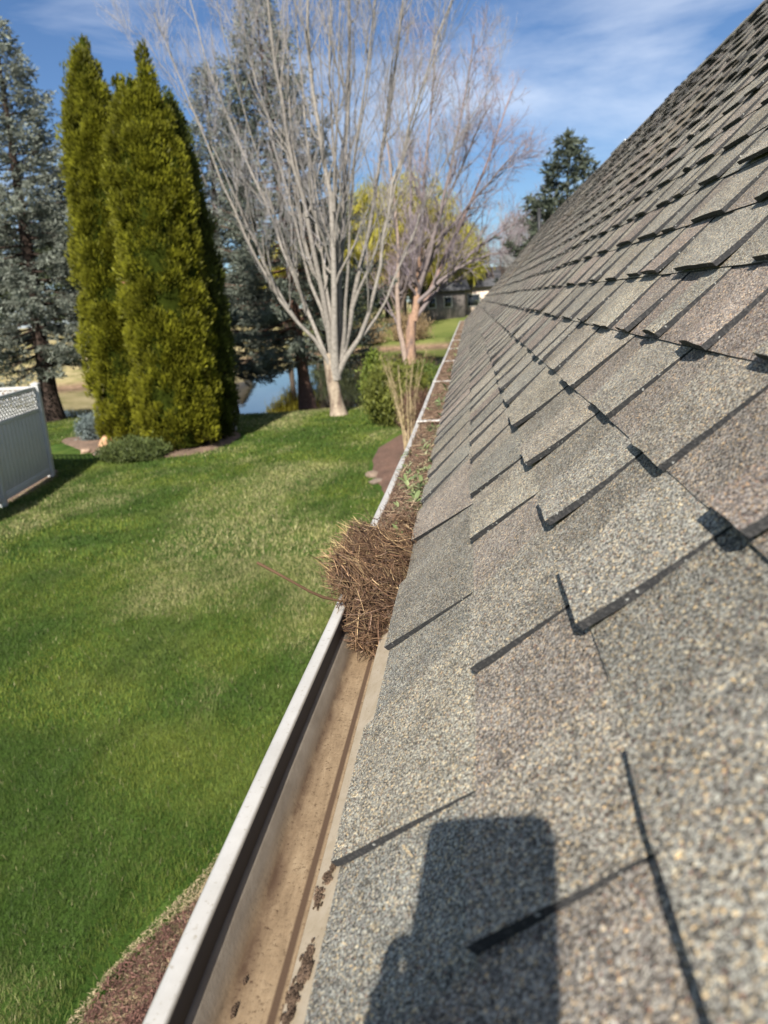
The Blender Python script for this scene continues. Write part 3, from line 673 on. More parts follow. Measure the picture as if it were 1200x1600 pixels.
nest_c = np.array([-0.200, 1.40, GT + 0.000])
nest = empty('needle_nest', (-0.200, 1.40, GT - 0.06), label='thick clump of dry brown pine needles plugging the gutter and spilling over its lip', cat='pine needles')
def nest_build():
    # dark core
    import bmesh
    bm = bmesh.new(); bmesh.ops.create_icosphere(bm, subdivisions=4, radius=1)
    for vv in bm.verts:
        q = np.array(vv.co); w = 1 + 0.25 * (vnoise(q[0] * 3 + 9, q[1] * 3 + q[2] * 2 + 5) - 0.5)
        vv.co = Vector((nest_c[0] + q[0] * 0.046 * w, nest_c[1] + 0.04 + q[1] * 0.17 * w, nest_c[2] - 0.022 + q[2] * 0.048 * w))
    mb = MB(); mb.addbm(bm, None, (0.035, 0.022, 0.016)); 
    o = mb.build('matted_core', M_dirt, nest, True); o.matrix_parent_inverse = Matrix.Translation(-nest.location)
    Cs = []; Ds = []; Ls = []
    # swept bundles: needles arc from the gutter floor up and out over the lip
    def layer(nb, per, ell, off, flow, spread, l0, l1, front=None, jit=0.010):
        q = rng.normal(size=(nb, 3)); q /= np.linalg.norm(q, axis=1, keepdims=True)
        q[:, 2] = np.abs(q[:, 2]) * np.where(rng.random(nb) < 0.88, 1, -0.6)
        if front is not None: q[:, 1] = np.where(rng.random(nb) < front, -np.abs(q[:, 1]), q[:, 1])
        lump = 0.66 + 0.46 * vnoise(q[:, 0] * 2.5 + 7, q[:, 1] * 2.5 + q[:, 2] * 1.7 + 3)
        p = nest_c + np.array(off) + q * np.array(ell) * (lump * rng.uniform(0.85, 1.04, nb))[:, None]
        nrm = q / np.array(ell); nrm /= np.linalg.norm(nrm, axis=1, keepdims=True)
        d = np.array(flow) + rng.normal(0, spread, (nb, 3)); d = d - (d * nrm).sum(1, keepdims=True) * nrm * 0.8
        d /= np.linalg.norm(d, axis=1, keepdims=True)
        m = np.repeat(np.arange(nb), per); M_ = len(m)
        Cs.append(p[m] + rng.normal(0, jit, (M_, 3))); Ds.append(d[m] + rng.normal(0, 0.16, (M_, 3))); Ls.append(rng.uniform(l0, l1, M_))
    layer(90, 16, (0.052, 0.17, 0.048), (0.010, 0.03, -0.010), (-0.75, 0.15, 0.35), 0.40, 0.035, 0.085, 0.6)
    layer(60, 16, (0.046, 0.11, 0.050), (-0.026, -0.03, 0.010), (-0.8, 0.35, 0.45), 0.28, 0.04, 0.10, 0.75)
    layer(45, 14, (0.040, 0.09, 0.046), (-0.034, 0.07, 0.016), (-0.5, 0.55, 0.6), 0.35, 0.035, 0.08)
    layer(70, 12, (0.040, 0.24, 0.032), (0.026, 0.16, -0.002), (0.2, 0.9, 0.1), 0.9, 0.02, 0.06)
    layer(40, 14, (0.046, 0.11, 0.035), (0.008, -0.125, -0.033), (-0.7, 0.3, 0.2), 0.5, 0.03, 0.08, 0.8)
    layer(200, 1, (0.045, 0.07, 0.02), (0.014, -0.175, -0.045), (0.8, 0.25, -0.1), 0.5, 0.02, 0.05, 0.8)
    layer(1100, 1, (0.050, 0.18, 0.046), (0.0, 0.01, -0.004), (-0.3, 0.5, 0.2), 1.2, 0.015, 0.05, 0.6)
    C_ = np.concatenate(Cs); D_ = np.concatenate(Ds); L_ = np.concatenate(Ls)
    # keep them out of the shingles and above the gutter floor
    lim = -0.128 + (C_[:, 2] - (GT - 0.0)) * 0.85; C_[:, 0] = np.minimum(C_[:, 0], np.where(C_[:, 2] > GT, lim, -0.135))
    lo = np.where(C_[:, 0] > -0.236, GT - 0.064, GT + 0.004); C_[:, 2] = np.maximum(C_[:, 2], lo)
    cc_ = ncol(len(C_)) * np.where(rng.random((len(C_), 1)) < 0.12, 1.3, 0.54) * [1.0, 0.95, 0.93]
    V, Fq, Cc = needle_mesh('n', C_, D_, L_, cc_, 0.00068, 0.24)
    o = mesh_obj('needles', V, Fq, M_needle, nest, Cc, True); o.matrix_parent_inverse = Matrix.Translation(-nest.location)
    # pale stray straws poking out over the lawn
    n_ = 90
    th = rng.uniform(-0.6, 2.3, n_)
    c = nest_c + np.stack([-0.055 - 0.028 * np.cos(th) * rng.random(n_), rng.uniform(-0.10, 0.17, n_), 0.010 + 0.055 * rng.random(n_)], 1)
    d = np.stack([-np.abs(rng.normal(0.8, 0.4, n_)), rng.normal(0.2, 0.5, n_), rng.normal(0.35, 0.45, n_)], 1)
    V, Fq, Cc = needle_mesh('s', c, d, rng.uniform(0.035, 0.085, n_), ncol(n_, ((0.50, 0.38, 0.19), (0.38, 0.24, 0.12)), (0.6, 0.4)), 0.00055, 0.3, 6)
    o = mesh_obj('stray_straws', V, Fq, M_needle, nest, Cc, True); o.matrix_parent_inverse = Matrix.Translation(-nest.location)
    # bits of bark caught in it
    mb = MB()
    for _ in range(0):
        p = nest_c + rng.normal(0, 1, 3) * [0.03, 0.11, 0.012] + [0.012, -0.02, 0.035]
        e1 = rng.normal(size=3); e1 /= np.linalg.norm(e1); e2 = np.cross(e1, rng.normal(size=3)); e2 /= np.linalg.norm(e2)
        e1 *= rng.uniform(0.003, 0.009); e2 *= rng.uniform(0.002, 0.004)
        mb.add([p - e1 - e2, p + e1 - e2 * 0.5, p + e1 * 0.8 + e2, p - e1 * 0.7 + e2], [[0, 1, 2, 3]], np.array([0.22, 0.13, 0.08]) * rng.uniform(0.4, 1.8))
nest_build()

# twig sticking out over the lawn
def pl(name, pts, radii, mat, c, n=8, label=None, cat=None):
    P_ = np.array(pts, float)[None]; V, Fq = tubes(P_, np.array(radii, float)[None], n)
    o = mesh_obj(name, V, Fq, mat, None, np.broadcast_to(c, V.shape), True, loc=pts[-1])
    return tag(o, label, cat)
pl('twig', [(-0.378, 1.215, GT + 0.092), (-0.350, 1.213, GT + 0.076), (-0.318, 1.212, GT + 0.056), (-0.292, 1.214, GT + 0.038), (-0.270, 1.220, GT + 0.024), (-0.235, 1.235, GT + 0.008)],
   [0.0027, 0.0026, 0.0024, 0.0023, 0.0028, 0.002], M_bark, (0.10, 0.06, 0.035), label='bare brown twig sticking out of the needle clump over the lawn', cat='twig')
pl('straw_sliver', [(-0.3, 0, 0), (-0.3, 0.0, 0.001)], [0.001, 0.001], M_needle, (0.4, 0.3, 0.15)) if False else None

# needle and leaf litter filling the gutter beyond the clump
def litter():
    yy = np.linspace(1.42, Y1 - 0.1, 420); tt = np.linspace(0, 1, 9)
    TT, YY = np.meshgrid(tt, yy, indexing='ij')
    wv = np.interp(YY, yk, wk)
    X = -0.2535 + wv + TT * (0.122 - wv)
    Z = GT - 0.013 + 0.012 * np.sin(TT * PI) + 0.018 * (vnoise(X * 60, YY * 14) - 0.4) + 0.010 * (vnoise(X * 20, YY * 2.2) - 0.5)
    V = np.stack([X, YY, Z], -1).reshape(-1, 3); i = np.arange(len(V)).reshape(9, 420)
    Fq = np.stack([i[:-1, :-1], i[1:, :-1], i[1:, 1:], i[:-1, 1:]], -1).reshape(-1, 4)
    c0 = np.broadcast_to(np.array([0.15, 0.095, 0.06]), V.shape)
    n_ = 9000
    y = 1.45 + (Y1 - 1.7) * rng.random(n_) ** 2.4; x = rng.uniform(-0.232, -0.137, n_)
    z = GT - 0.005 + 0.012 * rng.random(n_) + 0.010 * np.sin((x + 0.25) / 0.12 * PI)
    d = rng.normal(size=(n_, 3)) * [0.8 - 0.5 * 0, 1, 0.25]; d[:, 0] *= np.where(x < -0.215, 0.15, 1)
    V2, F2, C2 = needle_mesh('l', np.stack([x, y, z], 1), d, rng.uniform(0.02, 0.06, n_), ncol(n_, ((0.28, 0.19, 0.125), (0.20, 0.12, 0.085), (0.09, 0.06, 0.045), (0.44, 0.33, 0.21), (0.22, 0.17, 0.12))), 0.0008, 0.2, 4)
    tag(mesh_obj('needle_litter', np.concatenate([V, V2]), [Fq, F2 + len(V)], M_needle, cols=np.concatenate([c0, C2]), smooth=True),
        'matted pine needles and leaf litter filling the far gutter', 'leaf litter', kind='stuff')
litter()

# weeds rooted in the litter
def weed(seed, n_leaf, size, tone):
    r_ = np.random.default_rng(seed); mb = MB()
    for k in range(n_leaf):
        az = r_.uniform(0, 2 * PI); ln = size * r_.uniform(0.6, 1.2); w = ln * r_.uniform(0.08, 0.16); el = r_.uniform(0.1, 1.1); curl = r_.uniform(0.3, 1.0)
        t = np.linspace(0, 1, 7); prof = np.sin(np.clip(t * 0.96 + 0.04, 0, 1) * PI) ** 0.8 * w
        hx = np.cumsum(np.cos(el - curl * t)) * ln / 7; hz = np.cumsum(np.sin(el - curl * t)) * ln / 7
        cx, sy = math.cos(az), math.sin(az)
        mid = np.column_stack([hx * cx, hx * sy, hz]); side = np.array([-sy, cx, 0])
        V = np.concatenate([mid + side * prof[:, None] + [0, 0, 1] * (prof * 0.35)[:, None], mid, mid - side * prof[:, None] + [0, 0, 1] * (prof * 0.35)[:, None]])
        i = np.arange(6)
        mb.add(V, np.concatenate([np.stack([i, i + 1, i + 8, i + 7], 1), np.stack([i + 7, i + 8, i + 15, i + 14], 1)]), np.array(tone) * r_.uniform(0.65, 1.4))
    return mb
protos = []
for k in range(5):
    o = weed(100 + k, 7 + 2 * k, [0.036, 0.030, 0.024, 0.033, 0.022][k], [(0.20, 0.25, 0.10), (0.24, 0.28, 0.13), (0.27, 0.27, 0.15), (0.14, 0.20, 0.08), (0.31, 0.31, 0.18)][k]).build('gutter_weed', M_leaf, None, True)
    protos.append(o)
wy = [1.60, 1.66, 1.74, 1.82, 1.90, 1.97, 2.05, 2.12, 2.2, 2.3, 1.56, 1.63, 1.70, 1.78, 1.86, 1.93, 2.0, 2.08, 2.16, 2.25, 2.33, 2.42, 2.55, 2.63, 2.75, 2.9, 3.0, 3.1, 3.45, 3.6, 3.7, 3.85, 4.0, 4.15, 4.35, 4.55, 5.1, 5.3, 5.6, 5.9, 6.2, 6.7, 7.1, 7.5, 8.0, 8.8, 9.5, 10.3, 11.2]
first = set()
for k, y in enumerate(wy):
    for rep in range(3 if 1.85 < y < 3.2 else 2 if y < 4.2 else 1):
        q = random.randrange(5)
        if q in first: o = protos[q].copy(); col.objects.link(o)
        else: o = protos[q]; first.add(q)
        tag(o, 'low green weed with narrow leaves sprouting from the needle litter in the gutter', 'weed', 'weeds sprouting in the gutter')
        o.location = (random.choice([-0.155, -0.165, -0.175, -0.15, -0.185, -0.205]) + random.uniform(-0.008, 0.008), y + random.uniform(-0.03, 0.03), GT + random.uniform(-0.004, 0.010))
        o.rotation_euler = (random.uniform(-.2, .2), random.uniform(-.2, .2), random.uniform(0, 6.28)); s_ = random.uniform(0.8, 1.25) * (1.25 if y > 4 else 1.0); o.scale = (s_, s_, s_)
for q in range(5):
    if q not in first: bpy.data.objects.remove(protos[q])

# a hair-thin straw standing on the roof
p0 = O + (-0.335) * U + 0.49 * np.array([0, 1, 0]) + 0.004 * NN
pl('straw', [tuple(p0 + NN * 0.012 + U * 0.002), tuple(p0)], [0.0004, 0.0005], M_needle, (0.45, 0.34, 0.2), 5, 'short pale straw standing up from the shingles beside the phone shadow', 'straw')

# ------------------------------------------------------------------ trees
def cards(name, P_, D_, Ln, W, C_, parent, mat=None, split=True, base=None):
    """narrow leaf clumps: each a bent pair of triangles"""
    n_ = len(P_); D_ = D_ / (np.linalg.norm(D_, axis=1, keepdims=True) + 1e-9)
    s = np.cross(D_, rng.normal(size=(n_, 3))); s /= np.linalg.norm(s, axis=1, keepdims=True) + 1e-9
    Ln = np.broadcast_to(Ln, n_)[:, None]; W = np.broadcast_to(W, n_)[:, None]
    up = np.cross(D_, s)
    V = np.stack([P_, P_ + D_ * Ln * 0.5 + s * W / 2 + up * W * 0.2, P_ + D_ * Ln, P_ + D_ * Ln * 0.5 - s * W / 2 + up * W * 0.2], 1).reshape(-1, 3)
    i = np.arange(n_)[:, None] * 4
    Ft_ = np.concatenate([i + [0, 1, 2], i + [0, 2, 3]])
    o = mesh_obj(name, V, Ft_, mat or M_leaf, parent, np.repeat(C_, 4, 0))
    return o

def spruce(name, base, h, rmax, z0, tone, tip, label, cat='spruce tree', dens=1.0, group=None, seed=1, trunk_r=0.22, lean=(0, 0), openness=0.0, card=(0.15, 0.042), trunk_c=(0.05, 0.035, 0.028)):
    global rng
    keep = rng; rng = np.random.default_rng(seed)
    root = empty(name, (base[0], base[1], base[2] if len(base) > 2 else float(ground_z(base[0], base[1]))), label=label, cat=cat, group=group)
    # trunk
    zz = np.linspace(-0.2, h * 0.97, 12); P_ = np.column_stack([lean[0] * zz / h, lean[1] * zz / h, zz])[None]
    rr = trunk_r * (1 - zz / h * 0.94); rr[0] *= 1.6; rr[1] *= 1.05
    V, Fq = tubes(P_, rr[None], 10); mesh_obj('trunk', V, Fq, M_bark, root, np.broadcast_to(trunk_c, V.shape), True)
    PB = []; RB = []; CP = []; CD = []; CC = []; CL = []
    z = z0
    while z < h * 0.985:
        f = (z - z0) / (h - z0)
        R_ = rmax * (1 - f) ** 0.78 * (0.72 + 0.28 * smoothstep(0, 0.12, f)) + 0.08
        nb = int(rng.integers(5, 8))
        az0 = rng.uniform(0, 2 * PI)
        for b_ in range(nb):
            if rng.random() < openness: continue
            az = az0 + b_ * 2 * PI / nb + rng.normal(0, 0.22); R = R_ * rng.uniform(0.62, 1.16)
            t = np.linspace(0, 1, 7)
            dr = -0.30 + 0.55 * f + rng.normal(0, 0.08)      # lower limbs droop, upper ones rise
            zc = z + R * (dr * t + 0.26 * t ** 3)
            x = np.cos(az) * R * t; y = np.sin(az) * R * t
            Pb = np.column_stack([x + lean[0] * z / h, y + lean[1] * z / h, zc]); PB.append(Pb); RB.append((0.035 * (1 - f) + 0.008) * (1 - t * 0.85))
            # twigs off the limb
            nt_ = max(4, int(R / 0.16 * dens))
            for q in range(nt_):
                tq = rng.uniform(0.18, 1.0) ** 0.8; pb = np.array([np.interp(tq, t, Pb[:, k]) for k in range(3)])
                side = rng.choice([-1, 1]); ta = az + side * rng.uniform(0.35, 1.0)
                tl = (0.42 * R * (1 - tq) + 0.22) * rng.uniform(0.6, 1.1)
                td = np.array([math.cos(ta), math.sin(ta), rng.uniform(-0.42, 0.05)])
                m_c = max(4, int(tl / 0.055 * dens))
                u_ = rng.random(m_c)
                pc = pb + td * (u_ * tl)[:, None] + rng.normal(0, 0.035, (m_c, 3))
                dd = td + rng.normal(0, 0.55, (m_c, 3)) + [0, 0, 0.12]
                CP.append(pc); CD.append(dd)
                cshade = rng.uniform(0.75, 1.2)
                mixv = (0.35 + 0.65 * rng.random((m_c, 1))) * (0.5 + 0.5 * tq)
                CC.append((np.array(tone) * (1 - mixv) + np.array(tip) * mixv) * cshade * rng.uniform(0.8, 1.2, (m_c, 1)))
        z += rng.uniform(0.20, 0.34) * (1.0 - 0.35 * f) * (1 + openness)
    V, Fq = tubes(np.array(PB), np.array(RB), 4); mesh_obj('limbs', V, Fq, M_bark, root, np.broadcast_to(np.array(trunk_c) * 1.3, V.shape), True)
    CP = np.concatenate(CP); CD = np.concatenate(CD); CC = np.concatenate(CC)
    # leader tuft
    n_ = 160; zt = h - rng.random(n_) * 0.9; tp = np.column_stack([lean[0] + rng.normal(0, 0.04, n_), lean[1] + rng.normal(0, 0.04, n_), zt]); 
    CP = np.concatenate([CP, tp]); CD = np.concatenate([CD, rng.normal(0, 0.5, (n_, 3)) + [0, 0, 0.9]]); CC = np.concatenate([CC, np.broadcast_to(tip, (n_, 3))])
    cards('crown', CP, CD, card[0] * rng.uniform(0.6, 1.25, len(CP)), card[1] * rng.uniform(0.7, 1.3, len(CP)), CC, root)
    rng = keep
    return root

BL = (0.085, 0.094, 0.074); BT = (0.29, 0.31, 0.25)
spruce('spruce', (-13.9, 24.1), 11.8, 3.5, 1.9, BL, BT, 'tall blue grey spruce at the left edge with a bare dark trunk by the pond', seed=11, lean=(0.35, 0), dens=1.85, trunk_r=0.30)
spruce('spruce', (-8.75, 27.0, -0.35), 11.2, 2.7, 1.35, BL, (0.23, 0.26, 0.22), 'blue grey spruce showing between the arborvitae and the bare tree', seed=12, lean=(0.5, 0), dens=1.8)
spruce('spruce', (-5.6, 25.6, -0.15), 12.6, 3.4, 1.7, (0.075, 0.085, 0.068), (0.23, 0.255, 0.20), 'darker spruce directly behind the bare multi stemmed tree, reddish trunk at the water', seed=13, lean=(-0.5, 0), dens=1.8, trunk_c=(0.13, 0.075, 0.055), trunk_r=0.2)
spruce('spruce', (4.6, 40.0), 11.2, 4.1, 2.0, (0.045, 0.058, 0.040), (0.11, 0.125, 0.085), 'dark ragged conifer rising behind the roof slope on the right', cat='conifer', seed=14, dens=1.25, openness=0.30, lean=(0.2, 0), card=(0.34, 0.09))

def arborvitae(base, h, prof, spires, tone, tip, label, seed, n_cl=1250, n_cards=105):
    """prof: list of (z, radius); spires: leaders (dx, dy, top z, radius)"""
    global rng
    keep = rng; rng = np.random.default_rng(seed)
    root = empty('arborvitae', (base[0], base[1], float(ground_z(*base))), label=label, cat='arborvitae', group=None)
    V, Fq = tubes(np.array([[[0, 0, -0.2], [0, 0, 0.6], [0, 0, h * 0.8]]]), np.array([[0.16, 0.13, 0.03]]), 8)
    mesh_obj('trunk', V, Fq, M_bark, root, np.broadcast_to((0.10, 0.07, 0.05), V.shape), True)
    core = MB(); CP = []; CD = []; CC = []; CL = []
    cols_ = [(0, 0, prof)] + [(dx, dy, [(z_top * 0.45, r_), (z_top * 0.78, r_ * 0.92), (z_top * 0.92, r_ * 0.5), (z_top, 0.03)]) for dx, dy, z_top, r_ in spires]
    area = [sum((a[1] + b[1]) * (b[0] - a[0]) for a, b in zip(p[:-1], p[1:])) for _, _, p in cols_]
    for (dx, dy, pf), ar in zip(cols_, area):
        pf = np.array(pf)
        zz = np.linspace(pf[0, 0], pf[-1, 0], 30); rr = np.interp(zz, pf[:, 0], pf[:, 1]) * 0.80
        V, Fq = tubes(np.column_stack([np.full(30, dx), np.full(30, dy), zz])[None], rr[None], 16); core.add(V, Fq, (0.02, 0.026, 0.004))  # added core blocks light; inner shade is painted into its near-black colour
        nc = int(n_cl * ar / sum(area))
        # clumps evenly over the surface
        zc = rng.uniform(pf[0, 0], pf[-1, 0], nc * 3); rc = np.interp(zc, pf[:, 0], pf[:, 1]); k = rng.random(nc * 3) < rc / rc.max(); zc = zc[k][:nc]; rc = rc[k][:nc]; nc = len(zc)
        th = rng.uniform(0, 2 * PI, nc); fl = 1 + 0.10 * np.sin(th * 5 + zc * 0.5 + seed) + rng.normal(0, 0.10, nc)
        cs = rng.uniform(0.11, 0.26, nc)
        m = np.repeat(np.arange(nc), n_cards); M_ = len(m)
        ct = np.column_stack([dx + np.cos(th) * rc * fl, dy + np.sin(th) * rc * fl, zc])[m]
        out = np.column_stack([np.cos(th), np.sin(th), np.full(nc, 0.25)])[m]
        q = rng.normal(size=(M_, 3)); q /= np.linalg.norm(q, axis=1, keepdims=True)
        neg = (q * out).sum(1) < -0.1; q[neg] *= -1
        p = ct - out * 0.10 + q * (cs[m] * rng.uniform(0.55, 1.0, M_))[:, None] * [1, 1, 1.35]
        d = q * 0.55 + out * 0.35 + [0, 0, 0.85] + rng.normal(0, 0.22, (M_, 3))
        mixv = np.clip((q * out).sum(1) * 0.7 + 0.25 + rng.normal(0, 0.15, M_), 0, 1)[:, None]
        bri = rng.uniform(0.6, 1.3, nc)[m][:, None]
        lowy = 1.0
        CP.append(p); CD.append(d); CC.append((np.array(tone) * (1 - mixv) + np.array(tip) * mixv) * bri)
    o = core.build('light_block_core', M_core, root, True)
    CP = np.concatenate(CP); CD = np.concatenate(CD); CC = np.concatenate(CC)
    # a few dead rusty sprays
    dead = (vnoise(CP[:, 0] * 3 + 11, CP[:, 2] * 3 + CP[:, 1]) > 0.985)
    CC[dead] = (0.28, 0.13, 0.07)
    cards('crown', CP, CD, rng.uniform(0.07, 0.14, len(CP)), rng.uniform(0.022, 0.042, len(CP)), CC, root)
    rng = keep
AT = (0.040, 0.045, 0.005); AP = (0.215, 0.21, 0.016)
arborvitae((-8.38, 18.5), 9.1, [(0.15, 0.80), (1.2, 0.90), (3, 0.86), (4.5, 0.80), (6.0, 0.72), (7.0, 0.60), (7.8, 0.43), (8.5, 0.25), (9.15, 0.05)],
           [(-0.38, -0.05, 8.45, 0.33), (0.30, -0.1, 7.9, 0.30), (0.12, -0.3, 8.8, 0.26)], AT, AP, 'tallest yellow green columnar arborvitae, left one of the tight group', 21)
arborvitae((-6.86, 17.35), 8.2, [(0.1, 0.72), (0.8, 0.84), (2.2, 0.82), (3.8, 0.80), (5.2, 0.78), (6.2, 0.72), (6.9, 0.60), (7.4, 0.36), (7.8, 0.05)],
           [(-0.30, -0.15, 7.9, 0.28), (0.30, -0.1, 8.3, 0.32), (0.0, -0.3, 7.85, 0.26), (0.60, 0.0, 7.3, 0.30)], AT, AP, 'wide yellow green arborvitae in the middle with the lowest foliage over the juniper', 22)
arborvitae((-6.62, 18.5), 7.8, [(0.1, 0.55), (1.0, 0.66), (3.0, 0.64), (4.8, 0.56), (6.2, 0.44), (7.1, 0.28), (7.8, 0.04)],
           [(0.20, 0.1, 6.9, 0.24)], (0.03, 0.04, 0.008), (0.09, 0.105, 0.018), 'arborvitae with shade painted into its dark foliage, half hidden behind the right of the group', 23, 800)  # darker foliage colours paint in the shade on this back column

# bare trees -----------------------------------------------------------------
def bare_tree(name, base, trunk, stems, label, cat, seed, bark, twig, r0=0.2, sub=9, tw=7, fine=5, spread=0.45, subl=2.2, group=None, rise=0.55, stem_r=0.07, zoff=0.0, tw_r=0.0045, droop=0.0, limb_c=None, rvar=(0.75, 1.15), srs=None, taper=0.9, patch=None, flare=0.0):
    """trunk: polyline; stems: polylines from the crotch (relative to base)"""
    global rng
    keep = rng; rng = np.random.default_rng(seed)
    root = empty(name, (base[0], base[1], float(ground_z(*base[:2])) + zoff), label=label, cat=cat, group=group)
    def resample(p, K):
        p = np.array(p, float); d = np.concatenate([[0], np.cumsum(np.linalg.norm(np.diff(p, axis=0), axis=1))]); t = np.linspace(0, d[-1], K)
        q = np.stack([np.interp(t, d, p[:, k]) for k in range(3)], 1)
        for _ in range(2): q[1:-1] = q[1:-1] * 0.5 + (q[:-2] + q[2:]) * 0.25
        return q
    T = resample(trunk, 9); rr = r0 * np.linspace(1.0, taper, 9); rr[0] = r0 * 1.6; rr[1] = r0 * 1.25; rr[-1] *= 1.12 if taper > 0.8 else 1
    V, Fq = tubes(T[None], rr[None], 14)
    V += (rng.random(V.shape) - 0.5) * r0 * 0.14
    tcol = np.broadcast_to(bark, V.shape).copy()
    if patch is not None: mk = rng.random(len(V)) < 0.38; tcol[mk] = patch
    mesh_obj('trunk', V, Fq, M_bark, root, tcol, True)
    K = 16; SP = []; SR = []
    for s_ in stems:
        q = resample(s_, K) ; q[1:-1] += rng.normal(0, 0.022, (K - 2, 3)); SP.append(q)
        Ls = np.linalg.norm(q[-1] - q[0]); SR.append((stem_r * rng.uniform(*rvar) if srs is None or len(SR) >= len(srs) else srs[len(SR)]) * (1 - np.linspace(0, 1, K) * 0.80) * (1 + flare * np.exp(-np.linspace(0, 1, K) * 14)))
    SP = np.array(SP); SR = np.array(SR); V, Fq = tubes(SP, SR, 8)
    mesh_obj('limbs', V, Fq, M_bark, root, np.repeat(np.array(limb_c if limb_c is not None else [bark] * len(SP)) * rng.uniform(0.85, 1.15, (len(SP), 1)), K * 8, 0), True)
    def children(Pp, Rp, per, lmin, lmax, ang, K2, t0, rf, rise_):
        out = []; R_ = []
        n_ = len(Pp); Kp = Pp.shape[1]
        t = rng.uniform(t0, 0.97, (n_, per)); ix = t * (Kp - 1); i0 = np.floor(ix).astype(int); f = (ix - i0)[..., None]
        ar = np.arange(n_)[:, None]
        p = Pp[ar, i0] * (1 - f) + Pp[ar, np.minimum(i0 + 1, Kp - 1)] * f
        d = Pp[ar, np.minimum(i0 + 1, Kp - 1)] - Pp[ar, i0]; d /= np.linalg.norm(d, axis=2, keepdims=True) + 1e-9
        r_ = Rp[ar, i0] * rf
        s = np.cross(d, rng.normal(size=d.shape)); s /= np.linalg.norm(s, axis=2, keepdims=True) + 1e-9
        a_ = rng.uniform(ang * 0.6, ang * 1.3, t.shape)[..., None]
        dn = d * np.cos(a_) + s * np.sin(a_); l = rng.uniform(lmin, lmax, t.shape)[..., None] * (1.15 - 0.6 * t[..., None])
        p = p.reshape(-1, 3); dn = dn.reshape(-1, 3); l = l.reshape(-1, 1); r_ = r_.reshape(-1)
        tt = np.linspace(0, 1, K2)[None, :, None]
        upv = np.array([0, 0, 1.0])
        Pc = p[:, None] + dn[:, None] * tt * l[:, None] + upv * (tt ** 2) * l[:, None] * rise_ + np.cumsum(rng.normal(0, 0.035, (len(p), K2, 3)) * l[:, None] * (tt > 0), axis=1)
        Rc = np.maximum(r_[:, None], tw_r * 1.2) * (1 - tt[..., 0] * 0.7)
        return Pc, Rc
    B1, R1 = children(SP, SR, sub, subl * 0.5, subl, spread, 7, 0.18, 0.5, rise)
    V, Fq = tubes(B1, R1, 5); mesh_obj('branches', V, Fq, M_bark, root, np.broadcast_to(np.array(bark if limb_c is None else limb_c[-1]) * 0.95, V.shape), True)
    B2, R2 = children(B1, R1, tw, subl * 0.22, subl * 0.5, spread * 1.1, 5, 0.15, 0.5, rise * 0.6 - droop)
    B3, R3 = children(B2, R2, fine, subl * 0.10, subl * 0.26, spread * 1.2, 4, 0.15, 0.5, rise * 0.4 - droop)
    R2 = np.maximum(R2 * 0.8, tw_r); R3 = np.full(R3.shape, tw_r * 0.8) * np.linspace(1, 0.5, 4)
    mb = MB(); mb.tubes(B2, R2, 3, np.broadcast_to(twig, (len(B2), 3)) * rng.uniform(0.8, 1.2, (len(B2), 1))); mb.tubes(B3, R3, 3, np.broadcast_to(twig, (len(B3), 3)) * rng.uniform(0.8, 1.25, (len(B3), 1)))
    mb.build('twigs', M_bark, root, True)
    rng = keep
    return root

mb_ = np.array([-3.88, 21.8])
# photograph positions of the main stems, at the tree's own distance, spread in depth
F_px = F
def atY(px, py, y):
    d = Vector((px - 600, -(py - 800), -F)); w = Rcw @ d
    return np.array([w.x * y / w.y, y, CZ + w.z * y / w.y])
def stem(pts, dy):
    out = []
    for k, (x, y) in enumerate(pts):
        f = k / (len(pts) - 1); q = atY(x, y, mb_[1] + dy * f); out.append(q - [mb_[0], mb_[1], 0])
    return out
stems = [
    stem([(524, 592), (518, 556), (470, 510), (420, 448), (385, 375), (352, 300), (310, 190), (240, 20)], -1.4),
    stem([(524, 592), (520, 552), (505, 470), (490, 380), (455, 240), (428, 100), (400, -200)], -0.4),
    stem([(524, 592), (524, 552), (520, 440), (522, 330), (500, 220), (480, 90), (482, -220)], -0.9),
    stem([(524, 592), (530, 550), (532, 420), (536, 300), (545, 160), (545, 20), (560, -240)], 1.4),
    stem([(524, 592), (536, 552), (552, 470), (575, 360), (596, 240), (615, 120), (650, -140)], 0.6),
    stem([(524, 592), (538, 556), (574, 520), (590, 450), (596, 370), (620, 270), (650, 160), (720, -40)], -0.5),
    stem([(524, 592), (515, 555), (482, 500), (455, 420), (420, 330), (380, 240), (330, 120), (280, -60)], 1.6),
]
def fork(par, t, pts, dy):
    q = np.array(stems[par]); x = t * (len(q) - 1); i0 = int(x); p0 = q[i0] * (1 - x + i0) + q[min(i0 + 1, len(q) - 1)] * (x - i0)
    y0 = p0[1] + mb_[1]; out = [p0]
    for k, (px, py) in enumerate(pts): f = (k + 1) / len(pts); out.append(atY(px, py, y0 + dy * f) - [mb_[0], mb_[1], 0])
    stems.append(out)
fork(1, 0.22, [(472, 400), (450, 300), (420, 190), (380, 60), (340, -160)], 1.2)
fork(2, 0.18, [(505, 420), (492, 330), (478, 200), (465, 80), (440, -220)], 1.0)
fork(3, 0.12, [(531, 440), (527, 300), (514, 160), (516, 20), (515, -250)], -1.0)
fork(4, 0.16, [(547, 420), (546, 340), (555, 230), (578, 90), (610, -200)], -1.6)
fork(5, 0.20, [(605, 470), (628, 410), (658, 330), (702, 240), (772, 130)], 1.2)
fork(0, 0.30, [(400, 390), (365, 300), (318, 200), (262, 110), (210, 40)], 1.0)
fork(4, 0.30, [(590, 390), (612, 310), (645, 200), (682, 80), (735, -90)], -1.4)
fork(6, 0.30, [(440, 370), (400, 240), (355, 90), (315, -120)], -1.8)
fork(1, 0.55, [(452, 200), (448, 80), (450, -200)], 0.8)
